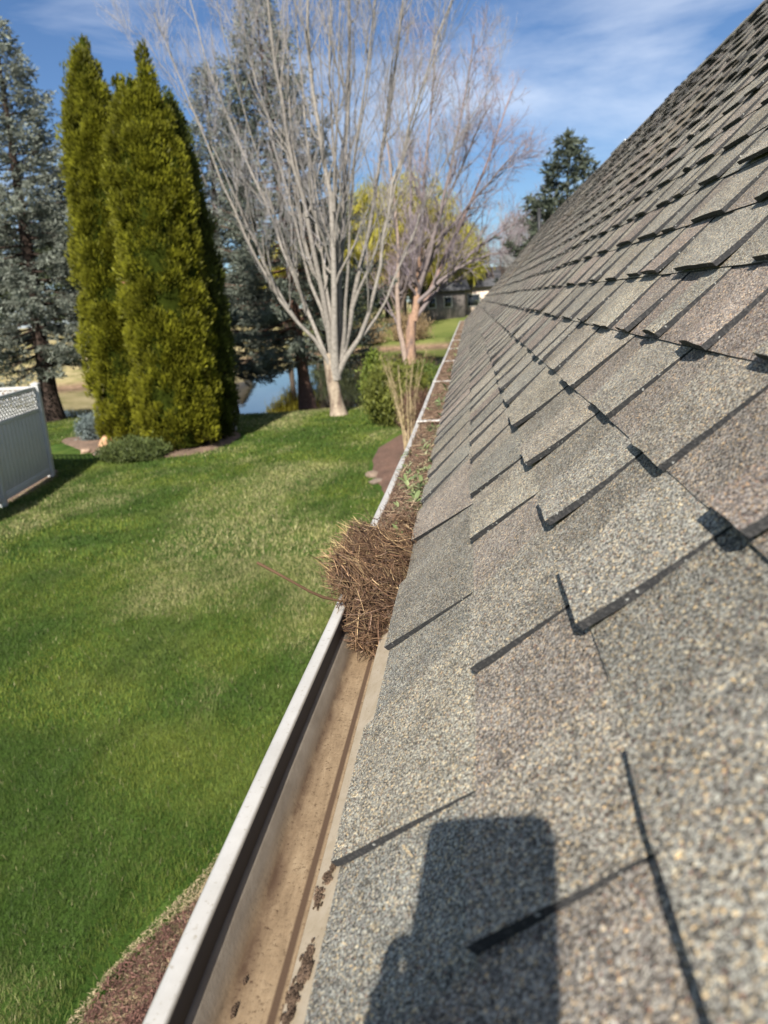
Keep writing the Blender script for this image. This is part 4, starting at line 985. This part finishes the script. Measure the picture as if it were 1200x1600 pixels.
fork(2, 0.50, [(525, 220), (530, 100), (535, -200)], -0.8)
fork(3, 0.45, [(570, 170), (585, 60), (590, -180)], 0.8)
bare_tree('bare_tree', mb_, [(0.02, 0, -0.15), (0.0, 0, 0.1), (-0.08, 0, 0.8), (-0.13, 0, 1.35), (-0.15, 0, 1.75)], stems,
          'large bare multi stemmed tree with pale grey bark in the centre of the lawn edge', 'bare tree', 31, (0.34, 0.275, 0.205), (0.31, 0.29, 0.285), r0=0.205, flare=0.8, taper=0.78, sub=14, tw=8, fine=4, spread=0.50, subl=2.5, stem_r=0.064, tw_r=0.0036, patch=(0.17, 0.125, 0.095), rvar=(0.55, 1.6), limb_c=[(0.25, 0.225, 0.195)] * 18, srs=[0.055, 0.085, 0.095, 0.10, 0.08, 0.065, 0.055, 0.045, 0.045, 0.05, 0.045, 0.035, 0.03, 0.035, 0.03, 0.032, 0.032, 0.03])

bb_ = (-3.35, 42.3)
bs = []
r5 = np.random.default_rng(5)
def b_at(pts, dy):
    return [atY(x, y, bb_[1] + dy * k / (len(pts) - 1)) - [bb_[0], bb_[1], -0.3] for k, (x, y) in enumerate(pts)]
bs = [b_at([(646, 475), (651, 430), (655, 370), (658, 330)], 0), b_at([(646, 475), (664, 452), (690, 380), (735, 290), (770, 200), (800, 110)], 2),
      b_at([(636, 560), (618, 470), (622, 350), (610, 250), (600, 150)], -1), b_at([(650, 440), (668, 380), (700, 250), (725, 120), (740, 20)], -2), b_at([(652, 420), (640, 330), (640, 200), (630, 60)], 2),
      b_at([(648, 470), (680, 430), (730, 370), (790, 330), (835, 300)], 1), b_at([(650, 430), (690, 340), (760, 260), (820, 190)], -1), b_at([(656, 400), (690, 300), (720, 230), (770, 120)], -3), b_at([(648, 450), (700, 400), (760, 370), (810, 360)], -2), b_at([(656, 360), (662, 240), (675, 120), (680, 10)], 1)]
ORG = (0.34, 0.215, 0.145); PUR = (0.20, 0.165, 0.155)
bare_tree('birch_tree', bb_, [(0, 0, -0.3), (0.0, 0, 0.5), (0.0, 0, 1.2), (0.06, 0, 2.0), (0.14, 0, 2.9), (0.25, 0, 3.5)], bs, 'leafless birch with peeling orange bark across the pond, purple haze of twigs', 'birch tree', 32, ORG, (0.30, 0.25, 0.265), limb_c=[ORG, (0.26, 0.18, 0.15), (0.33, 0.25, 0.20)] + [PUR] * 7, srs=[0.22, 0.13, 0.16], taper=0.6, patch=(0.17, 0.12, 0.10), r0=0.36, sub=13, tw=8, fine=5, spread=0.6, subl=3.6, stem_r=0.115, zoff=0.0, tw_r=0.009, rise=0.3, droop=0.1)
# second trunk of pale stems left of it
def fan(h, n_, r_, sd, k0=0.22):
    g = np.random.default_rng(sd); out = []
    for i in range(n_):
        az = g.uniform(0, 2 * PI); R = r_ * g.uniform(0.3, 1.0); hh = h * g.uniform(0.75, 1.0)
        out.append([(0, 0, h * k0 * 0.9), (R * 0.35 * math.cos(az), R * 0.35 * math.sin(az), hh * 0.5), (R * 0.75 * math.cos(az), R * 0.75 * math.sin(az), hh * 0.8), (R * math.cos(az), R * math.sin(az), hh)])
    return out
far_bare = [  # x, y, height, spread, colour of the twigs, label
    (-6.0, 66, 9, 3.5, (0.20, 0.15, 0.12), 'brownish leafless tree on the far bank left of the birch'),
    (2.8, 80, 9.5, 4.5, (0.17, 0.13, 0.11), 'dark brown leafless tree beside the far house, nearest the roof'),
    (-2.2, 84, 10, 4.5, (0.20, 0.16, 0.13), 'leafless tree behind the dark roofed far house'),
    (-13.5, 68, 10, 4.0, (0.19, 0.15, 0.12), 'leafless tree on the far bank seen through the bare tree stems'),
    (-33.0, 72, 11, 4.5, (0.18, 0.145, 0.12), 'leafless tree beyond the pond behind the spruces'),
    (5.0, 74, 9.0, 4.0, (0.30, 0.29, 0.28), 'pale grey budding tree just above the far roof edge'),
    (9.5, 95, 10.5, 5.0, (0.19, 0.155, 0.135), 'leafless tree below the dark conifer on the right'),
]
for k, (x, y, h_, sp, tc_, lb) in enumerate(far_bare):
    bare_tree('far_tree', (x, y), [(0, 0, -0.3), (0, 0, 1), (0.1, 0, h_ * 0.22)], fan(h_, 9, sp, 50 + k), lb, 'bare tree', 60 + k, tuple(np.array(tc_) * 0.8), tc_, r0=0.22, sub=9, tw=8, fine=5, spread=0.7, subl=2.6, stem_r=0.09, group='leafless trees beyond the pond', tw_r=0.014, rise=0.25)

def leafy(name, base, h, rx, rz, cz, tone, tip, label, cat, seed, n_cl=260, n_c=60, size=(0.5, 0.14), dvec=(0, 0, -1), trunk=True, group=None, cl=0.9, tr=0.2, z=None, bark=(0.12, 0.09, 0.07), stemh=None):
    global rng
    keep = rng; rng = np.random.default_rng(seed)
    root = empty(name, (base[0], base[1], float(ground_z(*base)) if z is None else z), label=label, cat=cat, group=group)
    if trunk:
        P_ = [[[0, 0, -0.2], [0.05, 0, cz * 0.5], [0, 0, cz]]]; V, Fq = tubes(np.array(P_), np.array([[tr * 1.3, tr, tr * 0.6]]), 8)
        mesh_obj('trunk', V, Fq, M_bark, root, np.broadcast_to(bark, V.shape), True)
        ends = rng.normal(size=(14, 3)); ends /= np.linalg.norm(ends, axis=1, keepdims=True); ends[:, 2] = np.abs(ends[:, 2])
        st = np.zeros((14, 3)) + [0, 0, cz * 0.6]; en = np.array([0, 0, cz]) + ends * [rx * 0.7, rx * 0.7, rz * 0.7]
        t = np.linspace(0, 1, 6)[None, :, None]; V, Fq = tubes(st[:, None] * (1 - t) + en[:, None] * t + [0, 0, 0.15 * rz] * np.sin(t * PI), np.ones((14, 6)) * tr * 0.35 * np.linspace(1, 0.3, 6), 5)
        mesh_obj('limbs', V, Fq, M_bark, root, np.broadcast_to(bark, V.shape), True)
    q = rng.normal(size=(n_cl, 3)); q /= np.linalg.norm(q, axis=1, keepdims=True)
    c = np.array([0, 0, cz]) + q * [rx, rx, rz] * rng.uniform(0.35, 1.0, (n_cl, 1))
    c = c[c[:, 2] > 0.05]; m = np.repeat(np.arange(len(c)), n_c); M_ = len(m)
    p = c[m] + rng.normal(0, cl * 0.35, (M_, 3)) * [1, 1, 1]
    p[:, 2] = np.maximum(p[:, 2], 0.02)
    d = np.array(dvec) + rng.normal(0, 0.55, (M_, 3))
    mixv = rng.random((M_, 1)); bri = rng.uniform(0.7, 1.25, len(c))[m][:, None]
    cards('crown' if trunk else 'foliage', p, d, size[0] * rng.uniform(0.6, 1.3, M_), size[1] * rng.uniform(0.7, 1.3, M_), (np.array(tone) * (1 - mixv) + np.array(tip) * mixv) * bri, root)
    rng = keep; return root

leafy('willow', (-6.0, 72), 12, 6.2, 5.0, 8.2, (0.22, 0.20, 0.025), (0.46, 0.40, 0.06), 'large golden yellow weeping willow behind the bare tree', 'willow', 41, 420, 55, (0.9, 0.07), (0, 0, -1.2))
leafy('willow', (-1.6, 78), 9, 3.2, 3.2, 5.6, (0.20, 0.20, 0.03), (0.42, 0.38, 0.06), 'smaller greener willow above the far house', 'willow', 42, 180, 60, (0.8, 0.09), (0, 0, -1.2))
leafy('willow', (-17.0, 72), 7, 2.6, 2.6, 5.0, (0.24, 0.22, 0.025), (0.52, 0.45, 0.05), 'small yellow willow low between the spruce and the bare stems', 'willow', 43, 140, 60, (0.7, 0.09), (0, 0, -1.2))
leafy('far_shrub', (-10.5, 64.5), 3, 3.4, 1.8, 1.6, (0.05, 0.06, 0.03), (0.12, 0.13, 0.05), 'dark green shrub mass on the far shore behind the bare trunk', 'shrub', 44, 160, 50, (0.3, 0.1), (0, 0, 0.4), False)
leafy('far_shrub', (-5.0, 63.2), 2, 1.6, 0.9, 0.7, (0.20, 0.14, 0.07), (0.40, 0.29, 0.16), 'tan dry reeds on the far shore beside the orange birch', 'reeds', 45, 90, 50, (0.5, 0.05), (0, 0, 1.4), False)
leafy('far_shrub', (-8.2, 62.8), 2, 1.4, 0.7, 0.5, (0.22, 0.16, 0.08), (0.42, 0.31, 0.17), 'tan dry reeds on the far shore left of the birch trunks', 'reeds', 46, 80, 50, (0.5, 0.05), (0, 0, 1.4), False)
for k, (x, y, s_, lb) in enumerate([(-36, 72, 1.5, 'broad dark evergreen beyond the pond at the far left'), (-44, 68, 1.5, 'dark evergreen beyond the pond behind the left spruce'), (-15, 86, 1.6, 'dark evergreen mass showing low between the blue spruces'), (-9.5, 90, 1.3, 'dark evergreen behind the golden willow')]):
    leafy('evergreen', (x, y), 8, 4.2 * s_, 4.0 * s_, 4.2 * s_, (0.03, 0.04, 0.022), (0.075, 0.09, 0.045), lb, 'evergreen tree', 70 + k, 260, 60, (0.5, 0.2), (0, 0, -0.2))

# shrubs by the mound (positions from the photograph)
leafy('shrub', (-1.95, 19.4), 1.6, 0.78, 0.74, 0.78, (0.075, 0.09, 0.02), (0.20, 0.215, 0.04), 'bushy yellow green evergreen shrub beside the mulch mound', 'shrub', 81, 420, 55, (0.11, 0.035), (0, 0, 0.9), False, cl=0.34)
leafy('shrub', (-2.55, 20.3), 1.6, 0.34, 0.85, 0.9, (0.07, 0.10, 0.015), (0.20, 0.25, 0.04), 'narrow upright green shrub at the left of the shrub group', 'shrub', 82, 180, 45, (0.09, 0.035), (0, 0, 0.9), False, cl=0.2)
leafy('shrub', (-1.3, 21.0), 1.6, 0.8, 0.6, 0.75, (0.06, 0.09, 0.02), (0.17, 0.22, 0.05), 'green shrub touching the gutter line behind the tan twiggy bush', 'shrub', 83, 260, 45, (0.1, 0.04), (0, 0, 0.6), False, cl=0.25)
leafy('shrub', (-1.28, 17.6), 1.0, 0.42, 0.55, 0.5, (0.09, 0.05, 0.035), (0.22, 0.13, 0.09), 'dense leafless reddish brown bush on the mulch mound', 'shrub', 84, 240, 50, (0.10, 0.012), (0, 0, 1.0), False, cl=0.22)
leafy('juniper', (-7.65, 16.35), 0.4, 0.75, 0.2, 0.16, (0.045, 0.065, 0.02), (0.14, 0.17, 0.05), 'low spreading green juniper at the foot of the arborvitae', 'juniper', 85, 260, 45, (0.11, 0.025), (0, 0, 0.5), False, cl=0.2)
leafy('dwarf_spruce', (-9.85, 19.15), 0.7, 0.48, 0.32, 0.34, (0.10, 0.13, 0.12), (0.24, 0.29, 0.28), 'small silvery blue dwarf spruce beside the orange boulder', 'dwarf spruce', 86, 240, 45, (0.10, 0.025), (0, 0, 0.5), False, cl=0.2)
# tan twiggy bush rising in front of the shrubs
r6 = np.random.default_rng(77)
tb = empty('twig_bush', (-1.32, 15.0, float(ground_z(-1.32, 15.0)) + 0.1), label='thin tan stems of a leafless vase shaped bush rising beside the gutter', cat='bush')
Ps = []; Rs_ = []
for k in range(11):
    az = r6.uniform(0, 2 * PI); R = r6.uniform(0.1, 0.52); h_ = r6.uniform(1.5, 2.0); t = np.linspace(0, 1, 8)
    Ps.append(np.column_stack([np.cos(az) * R * t ** 1.6 + 0.05 * math.cos(az), np.sin(az) * R * t ** 1.6 + 0.05 * math.sin(az), -0.1 + (h_ + 0.1) * t]) + r6.normal(0, 0.012, (8, 3))); Rs_.append((0.019 if k < 5 else 0.009) * (1 - 0.75 * t))
V, Fq = tubes(np.array(Ps), np.array(Rs_), 5); mesh_obj('stems', V, Fq, M_bark, tb, np.broadcast_to((0.42, 0.33, 0.2), V.shape), True)
n_ = 260; ii = r6.integers(0, 11, n_); kk = r6.integers(3, 8, n_); p = np.array(Ps)[ii, kk] + r6.normal(0, 0.03, (n_, 3)); d = r6.normal(0, 0.5, (n_, 3)) + [0, 0, 0.9]
V, Fq, Cc = needle_mesh('t', p, d, r6.uniform(0.12, 0.32, n_), np.array([0.36, 0.29, 0.15]) * r6.uniform(0.6, 1.3, (n_, 1)), 0.0032, 0.15, 4)
mesh_obj('twigs', V, Fq, M_bark, tb, Cc, True)

# ------------------------------------------------------------------ rocks
def rock(x, y, r_, zs, c, label, seed):
    import bmesh
    g = np.random.default_rng(seed); bm = bmesh.new(); bmesh.ops.create_icosphere(bm, subdivisions=3, radius=1)
    planes = g.normal(size=(9, 3)); planes /= np.linalg.norm(planes, axis=1, keepdims=True)
    for vv in bm.verts:
        q = np.array(vv.co)
        for pn in planes:
            dd = q @ pn
            if dd > 0.72: q = q - pn * (dd - 0.72) * 0.85
        q *= 1 + 0.05 * (vnoise(q[0] * 5 + 3, q[1] * 5 + q[2] * 4) - 0.5)
        vv.co = Vector(q * [r_, r_ * 0.8, r_ * zs])
    mb = MB(); mb.addbm(bm, None, c); z = float(ground_z(x, y)); o = mb.build('boulder', M_stone, None, False)
    o.location = (x, y, z + r_ * zs * 0.5); o.rotation_euler = (0, 0, g.uniform(0, 6)); tag(o, label, 'boulder'); return o
M_stone = vcol('stone', 0.85, 0.2, 0, 18, 0.3)
rock(-9.08, 18.0, 0.27, 0.85, (0.50, 0.30, 0.17), 'orange tan boulder between the dwarf spruce and the arborvitae', 1)
rock(-8.75, 17.05, 0.22, 0.35, (0.55, 0.42, 0.30), 'flat pale stone at the front corner of the bark bed', 2)
rock(-9.35, 17.4, 0.16, 0.45, (0.40, 0.28, 0.20), 'small brown stone behind the flat pale stone', 3)
rock(-1.86, 13.55, 0.19, 0.35, (0.21, 0.155, 0.115), 'larger tan edging stone at the rim of the mulch mound', 41).rotation_euler = (0, 0, 1.5)
rock(-1.74, 13.0, 0.14, 0.40, (0.18, 0.14, 0.11), 'smaller edging stone of the mulch mound, nearer the gutter', 42).rotation_euler = (0, 0, 0.4)

# short marker post on the lawn
post = MB(); post.box((-0.07, -0.07, -0.1), (0.07, 0.07, 0.56), bev=0.01); post.box((-0.08, -0.08, 0.56), (0.08, 0.08, 0.60), bev=0.01)
o = post.build('marker_post', simple('weathered concrete', (0.34, 0.33, 0.32), 0.8, 0.3, 12)); o.location = (-6.28, 19.5, float(ground_z(-6.28, 19.5)))
tag(o, 'short grey square post on the lawn to the right of the arborvitae', 'post')

# ------------------------------------------------------------------ white vinyl fence
fence = empty('vinyl_fence', (-8.72, 14.7, 0), math.radians(0), label='white vinyl privacy fence with lattice top at the left edge of the lawn', cat='fence')
M_vinyl = simple('white vinyl', (0.50, 0.495, 0.47), 0.35, 0.04, 3)
d1 = np.array([0.17, -0.985]); d1 /= np.linalg.norm(d1)        # towards the camera
d2 = np.array([-0.985, 0.17]) ; d2 /= np.linalg.norm(d2)       # away to the left
def frame(origin, d, z=0):
    d = np.asarray(d); return np.array([[d[0], -d[1], 0, origin[0]], [d[1], d[0], 0, origin[1]], [0, 0, 1, z], [0, 0, 0, 1]])
def fpost(x, y):
    mb = MB(); s = 0.064
    mb.box((-s, -s, -0.1), (s, s, 1.90), bev=0.008)
    # pyramid cap with a skirt
    mb.box((-s - 0.012, -s - 0.012, 1.885), (s + 0.012, s + 0.012, 1.91), bev=0.004)
    mb.add([[-s - .01, -s - .01, 1.911], [s + .01, -s - .01, 1.911], [s + .01, s + .01, 1.911], [-s - .01, s + .01, 1.911], [0, 0, 1.95]], [[0, 1, 4], [1, 2, 4], [2, 3, 4], [3, 0, 4]])
    o = mb.build('post', M_vinyl, fence); o.location = (x, y, 0); o.rotation_euler = (0, 0, math.atan2(d1[1], d1[0])); return o
def section(o0, d, ln):
    M = frame(o0, d); a_, b_ = 0.064, ln - 0.064
    mb = MB(); n_ = 13; w = (b_ - a_) / n_
    for k in range(n_): mb.box((a_ + k * w + 0.002, -0.011, 0.20), (a_ + (k + 1) * w - 0.002, 0.011, 1.36), M, 0.003)
    mb.build('panel', M_vinyl, fence)
    for z0, z1 in ((0.07, 0.20), (1.36, 1.43), (1.80, 1.86)):
        mb = MB(); mb.box((a_, -0.025, z0), (b_, 0.025, z1), M, 0.005); mb.build('rail', M_vinyl, fence)
    mb = MB(); z0, z1 = 1.43, 1.80; hh = z1 - z0; sp = 0.125; t = 0.0175
    for sgn, yo in ((1, 0.006), (-1, -0.006)):
        k = -hh
        while k < (b_ - a_):
            # slat running at 45 degrees, clipped to the panel
            u0_, u1_ = a_ + k, a_ + k + hh; v0, v1 = (z0, z1) if sgn == 1 else (z1, z0)
            f0 = max(0, (a_ - u0_) / hh); f1 = min(1, (b_ - u0_) / hh)
            if f1 > f0 + 0.02:
                p0_ = np.array([u0_ + hh * f0, yo, v0 + (v1 - v0) * f0]); p1_ = np.array([u0_ + hh * f1, yo, v0 + (v1 - v0) * f1])
                dd = (p1_ - p0_) / np.linalg.norm(p1_ - p0_); sd = np.array([-dd[2], 0, dd[0]]) * t; nn = np.array([0, 0.005, 0])
                V = np.array([p0_ - sd - nn, p0_ + sd - nn, p1_ + sd - nn, p1_ - sd - nn, p0_ - sd + nn, p0_ + sd + nn, p1_ + sd + nn, p1_ - sd + nn])
                V[:, 2] = np.clip(V[:, 2], z0 - 0.004, z1 + 0.004); V = (M[:3, :3] @ V.T).T + M[:3, 3]
                mb.add(V, [[0, 1, 2, 3], [7, 6, 5, 4], [0, 4, 5, 1], [2, 6, 7, 3], [1, 5, 6, 2], [0, 3, 7, 4]])
            k += sp
    mb.build('lattice', M_vinyl, fence)
LN = 2.42
for q in range(0, 3): fpost(*(d1 * LN * q))
for q in range(1, 4): fpost(*(d2 * LN * q))
for q in range(2): section(d1 * LN * q, d1, LN)
for q in range(3): section(d2 * LN * q, d2, LN)

# ------------------------------------------------------------------ far houses
M_wall_l = simple('cream siding', (0.62, 0.50, 0.40), 0.7, 0.08, 3); M_wall_w = simple('white siding', (0.66, 0.65, 0.62), 0.7, 0.06, 3)
M_frame = simple('window trim', (0.34, 0.33, 0.31), 0.6, 0.05)
M_wall_d = simple('dark siding', (0.17, 0.145, 0.13), 0.7, 0.2, 3); M_roof = simple('dark roof shingles', (0.07, 0.07, 0.075), 0.9, 0.3, 4)
M_glass, n__, b__ = mat_new('window glass'); b__.inputs['Base Color'].default_value = (0.02, 0.025, 0.03, 1); b__.inputs['Roughness'].default_value = 0.05
def far_house(loc, rz, w, dp, h, rh, wallm, label, wins, hip=0.0):
    z = float(ground_z(loc[0], loc[1])); root = empty('far_house', (loc[0], loc[1], z), math.radians(rz), label=label, cat='house')
    mb = MB(); mb.box((-w / 2, -dp / 2, -0.6), (w / 2, dp / 2, h)); 
    mb.add([[-w / 2 + .01, -dp / 2, h], [-w / 2 + .01, dp / 2, h], [-w / 2 + .01, 0, h + rh * 0.93]], [[0, 1, 2]]); mb.add([[w / 2 - .01, -dp / 2, h], [w / 2 - .01, dp / 2, h], [w / 2 - .01, 0, h + rh * 0.93]], [[0, 1, 2]])
    mb.build('wall', wallm, root)
    e_ = 0.45; mb = MB(); zz = h - 0.12
    for sg in (-1, 1):
        q = [[-w / 2 - e_, sg * (dp / 2 + e_), zz], [w / 2 + e_, sg * (dp / 2 + e_), zz], [w / 2 + e_ - hip, 0, h + rh], [-w / 2 - e_ + hip, 0, h + rh]]
        V = np.array(q + [[a_, b_, c_ - 0.15] for a_, b_, c_ in q]); mb.add(V, [[0, 1, 2, 3], [7, 6, 5, 4], [0, 4, 5, 1], [1, 5, 6, 2], [0, 3, 7, 4]])
    mb.build('roof', M_roof, root)
    for (x, z0, ww, hh, kind) in wins:
        f = MB(); f.box((x - ww / 2, -dp / 2 - 0.06, z0), (x + ww / 2, -dp / 2 + 0.02, z0 + hh), bev=0.01); fo = f.build(kind, M_frame, root)
        if kind == 'window':
            g = MB(); g.box((x - ww / 2 + 0.1, -dp / 2 - 0.075, z0 + 0.1), (x + ww / 2 - 0.1, -dp / 2 - 0.061, z0 + hh - 0.1)); g.build('pane', M_glass, fo)
far_house((-3.2, 77), 12, 4.2, 6, 2.6, 1.6, M_wall_d, 'small dark sided house with two white framed windows across the pond', [(0.5, 0.9, 0.8, 1.0, 'window'), (-1.0, 0.9, 0.8, 1.0, 'window')])
far_house((1.6, 82), 8, 6.5, 7, 2.8, 1.7, M_wall_l, 'cream sided low house with a dark roof nearest the far gutter end', [(-1.8, 0.8, 1.3, 1.2, 'window'), (0.6, 0.8, 1.3, 1.2, 'window')])
far_house((-34, 95), -10, 10, 8, 2.8, 2.2, M_wall_l, 'low house far behind the left spruce', [(-2.5, 0.8, 1.4, 1.2, 'window'), (2.0, 0.8, 1.4, 1.2, 'window')])

# ------------------------------------------------------------------ the phone taking the picture and the hand that holds it (they cast the shadow)
def cam_local(o): o.matrix_world = cam.matrix_world.copy()
M_case = simple('black phone case', (0.02, 0.02, 0.022), 0.5, 0.1)
phone = bpy.data.objects.new('smartphone', None); col.objects.link(phone); tag(phone, 'black smartphone held up over the roof, casting the rounded shadow', 'phone')
phone.matrix_world = cam.matrix_world.copy()
def rrect(x0, x1, y0, y1, z0, z1, r_, n_=8):
    pts = []
    for cx, cy, a0 in ((x1 - r_, y1 - r_, 0), (x0 + r_, y1 - r_, 90), (x0 + r_, y0 + r_, 180), (x1 - r_, y0 + r_, 270)):
        for k in range(n_ + 1):
            a_ = math.radians(a0 + 90 * k / n_); pts.append((cx + r_ * math.cos(a_), cy + r_ * math.sin(a_)))
    pts = np.array(pts); k = len(pts); V = np.concatenate([np.column_stack([pts, np.full(k, z0)]), np.column_stack([pts, np.full(k, z1)]), [[(x0 + x1) / 2, (y0 + y1) / 2, z0], [(x0 + x1) / 2, (y0 + y1) / 2, z1]]])
    i = np.arange(k); j = (i + 1) % k
    mb = MB(); mb.add(V, np.stack([i, j, j + k, i + k], 1)); mb.F3.append(np.concatenate([np.stack([j, i, np.full(k, 2 * k)], 1), np.stack([i + k, j + k, np.full(k, 2 * k + 1)], 1)])); return mb
rrect(-0.083, 0.0095, -0.155, 0.0165, 0.004, 0.014, 0.012).build('body', M_case, phone)
rrect(-0.080, 0.0065, -0.152, 0.0135, 0.0141, 0.0146, 0.010).build('screen', M_glass, phone)
skin = simple('skin', (0.50, 0.29, 0.20), 0.5, 0.06, 30)
# hand + forearm as one skinned body, in camera axes (x right, y up, z towards the photographer)
pv = [(-0.080, -0.140, 0.034)]; pe = []; pr = [0.024]
def addv(p, r_, parent): pv.append(p); pr.append(r_); pe.append((parent, len(pv) - 1)); return len(pv) - 1
w_ = addv((-0.120, -0.175, 0.050), 0.027, 0); f1_ = addv((-0.185, -0.235, 0.085), 0.035, w_); f2_ = addv((-0.28, -0.31, 0.14), 0.045, f1_); addv((-0.34, -0.36, 0.18), 0.048, f2_)
kn = addv((-0.094, -0.118, 0.028), 0.022, 0)
pv = [(x - 0.007, y, z) for x, y, z in pv]
for k in range(4):      # fingers come round the left edge and lie on the back of the phone
    y_ = -0.080 - 0.021 * k; ln = [0.9, 1.0, 0.95, 0.8][k]
    b0 = addv((-0.095, y_, 0.020), 0.0095, kn); b1 = addv((-0.098, y_ + 0.004, 0.003), 0.0085, b0); b2 = addv((-0.085, y_ + 0.007, -0.006), 0.0078, b1); addv((-0.085 + 0.028 * ln, y_ + 0.010, -0.005), 0.0066, b2)
t0_ = addv((-0.045, -0.105, 0.030), 0.013, 0); t1_ = addv((-0.030, -0.080, 0.027), 0.0105, t0_); addv((-0.018, -0.058, 0.024), 0.0085, t1_)
me = bpy.data.meshes.new('person'); me.from_pydata(pv, pe, []); hand = bpy.data.objects.new('person', me); col.objects.link(hand)
sk = hand.modifiers.new('Skin', 'SKIN'); sk.use_smooth_shade = True
for k, r_ in enumerate(pr): me.skin_vertices[0].data[k].radius = (r_, r_)
me.skin_vertices[0].data[0].use_root = True
ss_ = hand.modifiers.new('Sub', 'SUBSURF'); ss_.levels = 2; ss_.render_levels = 2
me.materials.append(skin); hand.matrix_world = cam.matrix_world.copy()
tag(hand, 'left hand and forearm of the photographer gripping the phone', 'person')
